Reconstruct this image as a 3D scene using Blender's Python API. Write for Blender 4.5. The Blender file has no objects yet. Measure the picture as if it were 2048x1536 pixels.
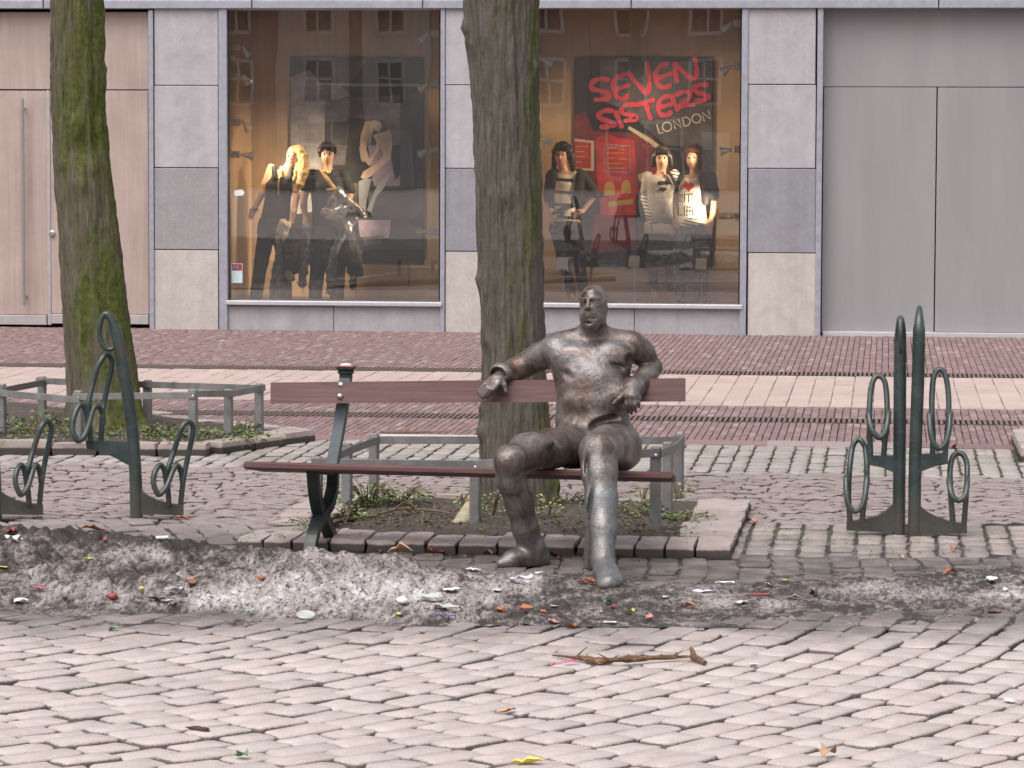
import bpy, bmesh, math, random
import numpy as np
from mathutils import Vector, Matrix
random.seed(7); rng = np.random.default_rng(11)
SC = bpy.context.scene
COL = SC.collection

# ------------------------------------------------------------------ camera, sky, sun, exposure
YAW, PITCH, ROLL, FPX, CAMZ = math.radians(6.37), math.radians(4.264), math.radians(0.204), 6702.0, 2.119
cam_d = bpy.data.cameras.new('camera'); cam = bpy.data.objects.new('camera', cam_d); COL.objects.link(cam)
cam_d.sensor_width = 36.0; cam_d.lens = FPX / 2048 * 36.0; cam_d.clip_end = 2000; cam_d.clip_start = .1
_F = Vector((-math.sin(YAW) * math.cos(PITCH), math.cos(YAW) * math.cos(PITCH), -math.sin(PITCH)))
_R = Vector((math.cos(YAW), math.sin(YAW), 0)); _U = _R.cross(_F)
_R, _U = _R * math.cos(ROLL) + _U * math.sin(ROLL), -_R * math.sin(ROLL) + _U * math.cos(ROLL)
_m = Matrix((( _R.x, _U.x, -_F.x, 0), (_R.y, _U.y, -_F.y, 0), (_R.z, _U.z, -_F.z, CAMZ), (0, 0, 0, 1)))
cam.matrix_world = _m
SC.camera = cam

SUN_EL, SUN_AZ = math.radians(62), math.radians(205)      # azimuth clockwise from +Y: behind the camera, to its left
world = bpy.data.worlds.new('World'); SC.world = world; world.use_nodes = True
wn = world.node_tree; bg = wn.nodes['Background']
sky = wn.nodes.new('ShaderNodeTexSky'); sky.sky_type = 'NISHITA'; sky.sun_disc = False
sky.sun_elevation = SUN_EL; sky.sun_rotation = SUN_AZ; sky.dust_density = 6; sky.air_density = 1.0; sky.ozone_density = .6
hs = wn.nodes.new('ShaderNodeHueSaturation'); hs.inputs['Saturation'].default_value = .30
wn.links.new(sky.outputs[0], hs.inputs['Color']); wn.links.new(hs.outputs[0], bg.inputs[0])
bg.inputs[1].default_value = .15
sun_d = bpy.data.lights.new('sun', 'SUN'); sun_d.energy = .9; sun_d.angle = math.radians(75); sun_d.color = (1, .95, .935)
sun = bpy.data.objects.new('sun', sun_d); COL.objects.link(sun)
sdir = Vector((math.sin(SUN_AZ) * math.cos(SUN_EL), math.cos(SUN_AZ) * math.cos(SUN_EL), math.sin(SUN_EL)))
sun.rotation_euler = sdir.to_track_quat('Z', 'Y').to_euler(); sun.location = sdir * 60
vs = SC.view_settings; vs.view_transform = 'Standard'; vs.look = 'None'; vs.gamma = 1; vs.use_curve_mapping = False; vs.exposure = .52

# ------------------------------------------------------------------ measuring helpers (photo pixel -> place in the street)
O = Vector((0, 0, CAMZ))
def ray(px, py): return _F + _R * ((px - 1024) / FPX) - _U * ((py - 768) / FPX)
FH = Vector((-math.sin(YAW), math.cos(YAW), 0)); RH = Vector((math.cos(YAW), math.sin(YAW), 0))
def G(px, py, z=0.0):
    d = ray(px, py); return O + d * ((z - CAMZ) / d.z)
def V(px, py, Y):
    d = ray(px, py); return O + d * (Y / d.y)
def P(px, py, D):
    d = ray(px, py); return O + d * (D / d.dot(FH))
def proj(p):
    v = Vector(p) - O; q = v.dot(_F); return 1024 + FPX * v.dot(_R) / q, 768 - FPX * v.dot(_U) / q
def cw(x, D, z=0.0): return RH * x + FH * D + Vector((0, 0, z))       # across / away / up -> world

# ------------------------------------------------------------------ numpy noise
_perm = rng.permutation(256); _perm = np.concatenate([_perm, _perm, _perm])
_gr = rng.normal(size=(256, 3)); _gr /= np.linalg.norm(_gr, axis=1)[:, None]
def perlin(p):
    p = np.asarray(p, float); i = np.floor(p).astype(int); f = p - i; i &= 255
    u = f * f * f * (f * (f * 6 - 15) + 10); r = 0
    for dx in (0, 1):
        for dy in (0, 1):
            for dz in (0, 1):
                h = _perm[_perm[_perm[i[:, 0] + dx] + i[:, 1] + dy] + i[:, 2] + dz]
                g = _gr[h & 255]
                w = (u[:, 0] if dx else 1 - u[:, 0]) * (u[:, 1] if dy else 1 - u[:, 1]) * (u[:, 2] if dz else 1 - u[:, 2])
                r = r + w * (g * (f - [dx, dy, dz])).sum(1)
    return r * 1.6
def fbm(p, o=4, g=.5):
    p = np.asarray(p, float); a = 1; s = 0
    for k in range(o): s = s + a * perlin(p * 2 ** k + 17.3 * k); a *= g
    return s

# ------------------------------------------------------------------ materials
class NT:
    def __init__(s, name):
        s.m = bpy.data.materials.new(name); s.m.use_nodes = True; s.t = s.m.node_tree
        s.b = s.t.nodes['Principled BSDF']; s.out = s.t.nodes['Material Output']
    def n(s, typ, **kw):
        x = s.t.nodes.new(typ)
        for k, v in kw.items():
            if k.startswith('i_'):
                key = k[2:].replace('_', ' ')
                x.inputs[int(key) if key.isdigit() else key].default_value = v
            else: setattr(x, k, v)
        return x
    def l(s, a, b): s.t.links.new(a, b)
    def pos(s, scale=(1, 1, 1), obj=False):
        g = s.n('ShaderNodeTexCoord').outputs['Object'] if obj else s.n('ShaderNodeNewGeometry').outputs['Position']
        if scale == (1, 1, 1): return g
        mp = s.n('ShaderNodeMapping'); mp.inputs['Scale'].default_value = scale; s.l(g, mp.inputs['Vector']); return mp.outputs[0]
    def noise(s, sc, det=4, rough=.6, vec=None, dist=0):
        x = s.n('ShaderNodeTexNoise', i_Scale=sc, i_Detail=det, i_Roughness=rough, i_Distortion=dist)
        if vec is not None: s.l(vec, x.inputs['Vector'])
        return x.outputs[0]
    def ramp(s, fac, stops):
        r = s.n('ShaderNodeValToRGB'); e = r.color_ramp.elements
        while len(e) < len(stops): e.new(.5)
        for q, (p, c) in zip(e, stops): q.position = p; q.color = (c, c, c, 1) if isinstance(c, (int, float)) else (*c, 1)
        s.l(fac, r.inputs[0]); return r.outputs[0]
    def mix(s, fac, a, b, mode='MIX'):
        x = s.n('ShaderNodeMix', data_type='RGBA', blend_type=mode)
        for v, k in ((fac, 0), (a, 6), (b, 7)):
            if hasattr(v, 'is_output'): s.l(v, x.inputs[k])
            else: x.inputs[k].default_value = v if k == 0 else (*v, 1)
        return x.outputs[2]
    def math(s, op, a, b=0.0, clamp=False):
        x = s.n('ShaderNodeMath', operation=op, use_clamp=clamp)
        for v, k in ((a, 0), (b, 1)):
            if hasattr(v, 'is_output'): s.l(v, x.inputs[k])
            else: x.inputs[k].default_value = v
        return x.outputs[0]
    def col(s, c):
        if hasattr(c, 'is_output'): s.l(c, s.b.inputs['Base Color'])
        else: s.b.inputs['Base Color'].default_value = (*c, 1)
    def rough(s, r):
        if hasattr(r, 'is_output'): s.l(r, s.b.inputs['Roughness'])
        else: s.b.inputs['Roughness'].default_value = r
    def bump(s, h, strength=.5, dist=.01):
        b = s.n('ShaderNodeBump', i_Strength=strength, i_Distance=dist); s.l(h, b.inputs['Height']); s.l(b.outputs[0], s.b.inputs['Normal'])

def mat_plain(name, c, rough=.6, metal=0, var=.15, sc=30, bump=.0, spec=.5):
    t = NT(name)
    n = t.noise(sc, 5, .65, t.pos())
    lo = tuple(max(0, x * (1 - var * 1.6)) for x in c); hi = tuple(min(1, x * (1 + var * 1.6)) for x in c)
    t.col(t.ramp(n, [(.25, lo), (.75, hi)])); t.rough(rough); t.b.inputs['Metallic'].default_value = metal
    t.b.inputs['Specular IOR Level'].default_value = spec
    if bump: t.bump(n, bump, .004)
    return t.m

def mat_setts(name, cols, dirt=None, moss=0, bump=.6, grey=.0):
    t = NT(name); p = t.pos()
    rnd = t.math('FRACT', t.math('ADD', t.n('ShaderNodeObjectInfo').outputs['Random'], t.n('ShaderNodeAttribute', attribute_name='rnd').outputs['Fac']))
    n = len(cols); c = t.ramp(rnd, [(i / max(1, n - 1), x) for i, x in enumerate(cols)])
    f = t.noise(160, 3, .7, p); m = t.noise(14, 5, .65, p)
    c = t.mix(.55, c, t.ramp(f, [(.3, .35), (.7, .68)]), 'OVERLAY')
    c = t.mix(.5, c, t.ramp(m, [(.3, .38), (.7, .6)]), 'OVERLAY')
    ed = t.n('ShaderNodeAttribute', attribute_name='edge').outputs['Fac']      # grit packed against the flanks of each stone
    ed = t.ramp(t.math('ADD', ed, t.math('MULTIPLY', t.math('SUBTRACT', t.noise(60, 4, .7, p), .5), .7)), [(.38, 0.0), (.66, .80)])
    c = t.mix(ed, c, (.040, .033, .029))
    st_ = t.ramp(t.noise(.9, 5, .65, p), [(.50, 0.0), (.70, .20)])
    c = t.mix(st_, c, (.16, .13, .12))
    if dirt:
        y0, y1, y2, y3, amt = dirt                     # worn-in dirt along the thaw line of the heap
        sep = t.n('ShaderNodeSeparateXYZ'); t.l(p, sep.inputs[0])
        yy = t.math('ADD', t.math('ADD', sep.outputs[1], t.math('MULTIPLY', sep.outputs[0], -.11)), t.math('MULTIPLY', t.math('SUBTRACT', t.noise(2.2, 5, .65, p), .5), 1.5))
        a = t.n('ShaderNodeMapRange', interpolation_type='SMOOTHSTEP', i_From_Min=y0, i_From_Max=y1); t.l(yy, a.inputs[0])
        b = t.n('ShaderNodeMapRange', interpolation_type='SMOOTHSTEP', i_From_Min=y2, i_From_Max=y3, i_To_Min=1.0, i_To_Max=0.0); t.l(yy, b.inputs[0])
        k = t.math('MULTIPLY', t.math('MULTIPLY', a.outputs[0], b.outputs[0]), amt)
        k = t.math('MULTIPLY', k, t.ramp(t.noise(5, 6, .7, p), [(.25, .55), (.6, 1.0)]))
        c = t.mix(k, c, (.055, .047, .044))
    if moss:
        k = t.ramp(t.noise(3, 5, .7, p), [(.5, 0.0), (.68, moss)])
        c = t.mix(k, c, (.06, .085, .025))
    t.col(c); t.rough(t.ramp(m, [(.2, .62), (.8, .9)])); t.b.inputs['Specular IOR Level'].default_value = .25
    t.bump(t.math('ADD', t.math('MULTIPLY', f, .5), m), bump, .006)
    return t.m

def mat_bark(name, base=(.120, .104, .086), light=(.29, .255, .21), moss_dir=(.8, -.45, 0), moss_lo=.5):
    t = NT(name); p = t.pos()
    v = t.noise(1, 6, .7, t.pos((55, 55, 3.6)), .3); f = t.noise(90, 4, .7, p)
    c = t.ramp(v, [(.25, tuple(x * .4 for x in base)), (.45, base), (.58, tuple(x * 1.3 for x in base)), (.66, tuple(x * 1.6 for x in base)), (.72, light)])
    c = t.mix(.5, c, t.ramp(f, [(.3, .33), (.7, .66)]), 'OVERLAY')
    d = t.n('ShaderNodeVectorMath', operation='DOT_PRODUCT'); d.inputs[1].default_value = moss_dir
    t.l(t.n('ShaderNodeNewGeometry').outputs['Normal'], d.inputs[0])
    k = t.math('ADD', t.math('MULTIPLY', d.outputs['Value'], .24), t.math('ADD', t.math('MULTIPLY', t.noise(1.0, 6, .72, t.pos((6, 6, 1.7))), 1.25), -.12))
    k = t.ramp(k, [(moss_lo + .06, 0.0), (moss_lo + .30, .9)])
    g = t.ramp(t.noise(26, 5, .7, p), [(.3, (.036, .046, .011)), (.55, (.105, .128, .022)), (.78, (.20, .225, .06))])
    c = t.mix(k, c, g)
    fl = t.ramp(t.noise(150, 2, .5, p), [(.70, 0.0), (.735, .75)])
    c = t.mix(t.math('MULTIPLY', fl, t.ramp(t.noise(2.2, 3, .6, p), [(.45, .15), (.62, 1.0)])), c, (.42, .46, .36))
    t.col(c); t.rough(.9); t.b.inputs['Specular IOR Level'].default_value = .2
    t.bump(t.math('ADD', v, t.math('MULTIPLY', f, .35)), 1.0, .02)
    return t.m

def mat_bronze():
    t = NT('bronze'); p = t.pos()
    a = t.noise(8, 7, .74, p, .8); b = t.noise(2.6, 5, .6, p, .4); f = t.noise(120, 4, .7, p)
    c = t.ramp(a, [(.28, (.042, .028, .021)), (.42, (.098, .070, .056)), (.55, (.178, .150, .138)), (.76, (.33, .302, .295))])
    c = t.mix(t.ramp(b, [(.52, 0.0), (.66, .55)]), c, (.20, .21, .235))
    c = t.mix(t.ramp(t.noise(4.3, 5, .7, p, 1), [(.51, 0.0), (.64, .75)]), c, (.125, .066, .046))
    low = t.n('ShaderNodeAttribute', attribute_name='patina').outputs['Fac']
    c = t.mix(t.math('MULTIPLY', low, t.ramp(t.noise(9, 5, .7, p), [(.32, .10), (.60, .80)])), c, (.20, .215, .222))
    w = t.ramp(t.noise(42, 3, .6, p), [(.73, 0.0), (.76, .8)])
    c = t.mix(w, c, (.55, .53, .48))
    sk = t.noise(1, 5, .7, t.pos((34, 34, 5)), .5); c = t.mix(t.ramp(sk, [(.55, 0.0), (.68, .6)]), c, (.055, .040, .032))
    c = t.mix(.6, c, t.ramp(f, [(.3, .3), (.7, .70)]), 'OVERLAY')
    t.col(c); t.b.inputs['Metallic'].default_value = .5
    t.rough(t.ramp(t.noise(12, 5, .7, p), [(.3, .28), (.7, .46)]))
    t.bump(t.math('ADD', t.math('MULTIPLY', a, 1.2), t.math('MULTIPLY', t.noise(44, 4, .65, p), .7)), .42, .012)
    return t.m

def mat_paint(name, c, rust=.0, rough=.38, chip=(.22, .24, .24)):
    t = NT(name); p = t.pos()
    n = t.noise(9, 6, .7, p); f = t.noise(70, 4, .7, p)
    cc = t.ramp(n, [(.3, tuple(x * .7 for x in c)), (.7, tuple(x * 1.35 for x in c))])
    cc = t.mix(t.ramp(f, [(.66, 0.0), (.72, .6)]), cc, chip)
    if rust: cc = t.mix(t.ramp(t.noise(5, 6, .75, p), [(.56, 0.0), (.68, rust)]), cc, (.10, .055, .03))
    t.col(cc); t.rough(t.ramp(n, [(.3, rough - .08), (.7, rough + .15)])); t.bump(f, .25, .003); return t.m

def mat_wood(name, c1, c2, axis='x', rough=.55, sc=1.0, bump=.35, pos=True):
    t = NT(name); st = (1.2 * sc, 26 * sc, 26 * sc) if axis == 'x' else (26 * sc, 26 * sc, 1.0 * sc)
    g = t.noise(1, 6, .65, t.pos(st), .8); b = t.noise(2.5, 4, .6, t.pos())
    c = t.ramp(g, [(.3, c1), (.7, c2)]); c = t.mix(.4, c, t.ramp(b, [(.3, .38), (.7, .62)]), 'OVERLAY')
    t.col(c); t.rough(rough); t.b.inputs['Specular IOR Level'].default_value = .3; t.bump(g, bump, .004); return t.m

def mat_stone(name, c, speck=.4, sc=90, spots=0):
    t = NT(name); p = t.pos(obj=False)
    f = t.noise(sc, 4, .75, p); m = t.noise(5, 6, .7, p, .6)
    col = t.mix(speck, c, t.ramp(f, [(.3, .3), (.7, .7)]), 'OVERLAY')
    col = t.mix(.5, col, t.ramp(m, [(.3, .38), (.7, .62)]), 'OVERLAY')
    run = t.noise(1, 5, .6, t.pos((9, 9, .5)))
    col = t.mix(.25, col, t.ramp(run, [(.3, .35), (.7, .62)]), 'OVERLAY')
    if spots: col = t.mix(t.ramp(t.noise(45, 3, .6, t.pos((1, 1, 2))), [(.66, 0.0), (.73, spots)]), col, (.16, .10, .07))
    t.col(col); t.rough(.62); t.b.inputs['Specular IOR Level'].default_value = .3; t.bump(f, .12, .003); return t.m

def mat_glass():
    t = NT('shop_glass'); t.t.nodes.remove(t.b)
    gl = t.n('ShaderNodeBsdfGlossy', i_Roughness=.0); gl.inputs[0].default_value = (1, 1, 1, 1)
    tr = t.n('ShaderNodeBsdfTransparent'); tr.inputs[0].default_value = (.90, .92, .93, 1)
    fr = t.n('ShaderNodeFresnel', i_IOR=2.25)
    n = t.noise(.8, 2, .5, t.pos()); b = t.n('ShaderNodeBump', i_Strength=.045, i_Distance=.02); t.l(n, b.inputs['Height']); t.l(b.outputs[0], gl.inputs['Normal'])
    df = t.n('ShaderNodeBsdfDiffuse'); df.inputs[0].default_value = (.62, .60, .58, 1); dm = t.n('ShaderNodeMixShader')      # pale veil mixed in to haze the pane, as a thin dust film
    t.l(t.ramp(t.noise(1.1, 5, .65, t.pos()), [(.3, .022), (.7, .06)]), dm.inputs[0]); t.l(tr.outputs[0], dm.inputs[1]); t.l(df.outputs[0], dm.inputs[2])
    mx = t.n('ShaderNodeMixShader'); t.l(fr.outputs[0], mx.inputs[0]); t.l(dm.outputs[0], mx.inputs[1]); t.l(gl.outputs[0], mx.inputs[2])
    t.l(mx.outputs[0], t.out.inputs[0]); return t.m

def mat_snow():
    t = NT('dirty_snow'); p = t.pos()
    a = t.n('ShaderNodeAttribute', attribute_name='snow').outputs['Fac']
    pz = t.pos((1, .32, 1.25)); f = t.noise(46, 5, .78, pz); g = t.noise(190, 3, .7, pz)
    k = t.math('ADD', a, t.math('MULTIPLY', t.math('SUBTRACT', f, .5), 1.5))
    c = t.ramp(k, [(.18, (.036, .030, .028)), (.34, (.11, .092, .088)), (.54, (.23, .198, .192)), (.84, (.37, .335, .33)), (1.05 - .05, (.50, .475, .48))])
    fk = t.ramp(t.noise(64, 3, .6, t.pos((1, .34, 1.2)), .5), [(.56, 0.0), (.615, .88)])
    c = t.mix(fk, c, (.035, .029, .026))
    c = t.mix(.45, c, t.ramp(g, [(.3, .3), (.7, .7)]), 'OVERLAY')
    t.col(c); t.rough(.75); t.b.inputs['Specular IOR Level'].default_value = .35
    t.bump(t.math('ADD', f, t.math('MULTIPLY', g, .4)), .5, .015); return t.m

def mat_attr(name, stops, rough=.6, sc=60, bump=.2, attr='rnd'):
    t = NT(name); p = t.pos(); r = t.n('ShaderNodeAttribute', attribute_name=attr).outputs['Fac']
    r = t.math('FRACT', t.math('ADD', r, t.n('ShaderNodeObjectInfo').outputs['Random']))
    c = t.ramp(r, stops); c = t.mix(.35, c, t.ramp(t.noise(sc, 4, .7, p), [(.3, .35), (.7, .65)]), 'OVERLAY')
    t.col(c); t.rough(rough); return t.m

def mat_stripes(name, a, b, period, duty, axis=2, off=0.0, tilt=0.0, rough=.8):
    t = NT(name); sep = t.n('ShaderNodeSeparateXYZ'); t.l(t.pos(), sep.inputs[0])
    z = t.math('ADD', sep.outputs[axis], off); z = t.math('ADD', z, t.math('MULTIPLY', sep.outputs[0], tilt))
    k = t.math('LESS_THAN', t.math('FRACT', t.math('DIVIDE', z, period)), duty)
    t.col(t.mix(k, a, b)); t.rough(rough); return t.m

# ------------------------------------------------------------------ mesh helpers
class MB:
    def __init__(s): s.v = []; s.f = []; s.m = []; s.smooth = True
    def add(s, vs, fs, mi=0):
        o = len(s.v); s.v += [tuple(x) for x in vs]; s.f += [tuple(i + o for i in f) for f in fs]; s.m += [mi] * len(fs); return s
    def box(s, c, size, rot=None, bev=0.0, mi=0, jit=0.0):
        bm = bmesh.new(); bmesh.ops.create_cube(bm, size=1)
        for v in bm.verts: v.co = Vector((v.co.x * size[0], v.co.y * size[1], v.co.z * size[2])) + Vector([random.uniform(-jit, jit) for _ in range(3)])
        if bev: bmesh.ops.bevel(bm, geom=bm.edges[:], offset=min(bev, min(size) * .45), segments=1, affect='EDGES', profile=.5)
        M = (rot.to_4x4() if rot is not None else Matrix.Identity(4)); c = Vector(c)
        bm.verts.index_update(); s.add([M @ v.co + c for v in bm.verts], [[v.index for v in f.verts] for f in bm.faces], mi); bm.free(); return s
    def beam(s, a, b, w, h, up=(0, 0, 1), bev=0.0, mi=0):
        a, b = Vector(a), Vector(b); d = (b - a); L = d.length; d.normalize(); side = d.cross(Vector(up)).normalized(); u = side.cross(d)
        R = Matrix((d, side, u)).transposed(); return s.box((a + b) / 2, (L, w, h), R, bev, mi)
    def tube(s, pts, r, seg=10, cap=True, mi=0, flat=None, closed=False):
        pts = [Vector(p) for p in pts]; n = len(pts); rr = r if isinstance(r, (list, tuple)) else [r] * n
        T = []
        for i in range(n):
            if closed: T.append((pts[(i + 1) % n] - pts[i - 1]).normalized())
            else: T.append((pts[min(i + 1, n - 1)] - pts[max(i - 1, 0)]).normalized())
        ref = Vector((0, 0, 1)) if abs(T[0].z) < .9 else Vector((1, 0, 0))
        nrm = (ref - T[0] * ref.dot(T[0])).normalized(); rings = []
        for i in range(n):
            nrm = (nrm - T[i] * nrm.dot(T[i])).normalized(); bn = T[i].cross(nrm)
            fx, fy = (1, 1) if flat is None else flat
            rings.append([pts[i] + (nrm * math.cos(a) * fx + bn * math.sin(a) * fy) * rr[i] for a in (2 * math.pi * k / seg for k in range(seg))])
        vs = [v for R in rings for v in R]; fs = []
        for i in range(n if closed else n - 1):
            j = (i + 1) % n
            for k in range(seg): k2 = (k + 1) % seg; fs.append((i * seg + k, i * seg + k2, j * seg + k2, j * seg + k))
        if cap and not closed: fs += [tuple(range(seg - 1, -1, -1)), tuple((n - 1) * seg + k for k in range(seg))]
        return s.add(vs, fs, mi)
    def bar(s, pts, w, t, side, mi=0):
        """flat iron swept along pts; 'side' is the direction of the thickness"""
        pts = [Vector(p) for p in pts]; n = len(pts); side = Vector(side).normalized(); vs = []; ww = w if isinstance(w, (list, tuple)) else [w] * n
        for i in range(n):
            T = (pts[min(i + 1, n - 1)] - pts[max(i - 1, 0)]).normalized(); q = T.cross(side).normalized()
            for a, b in ((-1, -1), (1, -1), (1, 1), (-1, 1)): vs.append(pts[i] + q * a * ww[i] / 2 + side * b * t / 2)
        fs = [(i * 4 + k, i * 4 + (k + 1) % 4, i * 4 + 4 + (k + 1) % 4, i * 4 + 4 + k) for i in range(n - 1) for k in range(4)]
        fs += [(3, 2, 1, 0), tuple(4 * (n - 1) + k for k in range(4))]
        return s.add(vs, fs, mi)
    def prism(s, poly, depth, mi=0):
        """poly: list of 3-D points in one plane; extruded along vector depth"""
        poly = [Vector(p) for p in poly]; n = len(poly); d = Vector(depth)
        vs = poly + [p + d for p in poly]; fs = [tuple(range(n - 1, -1, -1)), tuple(range(n, 2 * n))]
        fs += [(k, (k + 1) % n, n + (k + 1) % n, n + k) for k in range(n)]
        return s.add(vs, fs, mi)
    def lathe(s, c, prof, seg=16, axis=(0, 0, 1), mi=0):
        q = Vector(axis).to_track_quat('Z', 'Y'); c = Vector(c); vs = []
        for r, z in prof:
            for k in range(seg): a = 2 * math.pi * k / seg; vs.append(c + q @ Vector((r * math.cos(a), r * math.sin(a), z)))
        n = len(prof); fs = [(i * seg + k, i * seg + (k + 1) % seg, (i + 1) * seg + (k + 1) % seg, (i + 1) * seg + k) for i in range(n - 1) for k in range(seg)]
        fs += [tuple(range(seg - 1, -1, -1)), tuple((n - 1) * seg + k for k in range(seg))]
        return s.add(vs, fs, mi)

ORG = {}
def rawmesh(name, v, f, mats, smooth=True, mi=None, attr=None, sharp=40):
    me = bpy.data.meshes.new(name); me.from_pydata([tuple(x) for x in v], [], f)
    for m in (mats if isinstance(mats, (list, tuple)) else [mats]): me.materials.append(m)
    if mi is not None and any(mi): me.polygons.foreach_set('material_index', mi)
    if smooth:
        me.polygons.foreach_set('use_smooth', [True] * len(me.polygons))
        if sharp: me.set_sharp_from_angle(angle=math.radians(sharp))
    if attr:
        for k, vals in attr.items():
            a = me.attributes.new(k, 'FLOAT', 'POINT'); a.data.foreach_set('value', np.asarray(vals, np.float32))
    me.update(); return me
def root_org(p):
    return ORG.get(p.name, Vector((0, 0, 0))) if p is not None else Vector((0, 0, 0))
def link(name, me, parent=None, org=None):
    o = bpy.data.objects.new(name, me); COL.objects.link(o)
    if parent is not None: o.parent = parent; ORG[o.name] = root_org(parent)
    return o
def obj(name, mb, mat, parent=None, smooth=True, sharp=40, attr=None, at=None):
    """link the builder's shapes (world coordinates) as one mesh object; children hang on their parent's origin"""
    o0 = root_org(parent) if parent is not None else (Vector(at) if at is not None else (sum((Vector(v) for v in mb.v), Vector()) / max(1, len(mb.v))))
    if parent is None and at is None: o0.z = min(v[2] for v in mb.v)
    me = rawmesh(name, [Vector(v) - o0 for v in mb.v], mb.f, mat, smooth, mb.m, attr, sharp)
    o = link(name, me, parent)
    if parent is None: o.location = o0; ORG[o.name] = o0
    return o
def tag(o, label=None, cat=None, group=None, kind=None):
    if label: o['label'] = label
    if cat: o['category'] = cat
    if group: o['group'] = group
    if kind: o['kind'] = kind
    return o
def thing(name, loc, label, cat, group=None):
    o = bpy.data.objects.new(name, None); COL.objects.link(o); o.location = loc; o.empty_display_size = .1
    ORG[o.name] = Vector(loc); return tag(o, label, cat, group)
def struct(o): o['kind'] = 'structure'; return o
def cat_rom(pts, n=8, closed=False):
    pts = [Vector(p) for p in pts]; m = len(pts); out = []
    for i in range(m if closed else m - 1):
        g = (lambda k: pts[k % m]) if closed else (lambda k: pts[min(max(k, 0), m - 1)])
        p0, p1, p2, p3 = g(i - 1), g(i), g(i + 1), g(i + 2)
        for k in range(n):
            t = k / n; out.append(.5 * ((2 * p1) + (p2 - p0) * t + (2 * p0 - 5 * p1 + 4 * p2 - p3) * t * t + (3 * p1 - p0 - 3 * p2 + p3) * t ** 3))
    if not closed: out.append(pts[-1])
    return out

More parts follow.
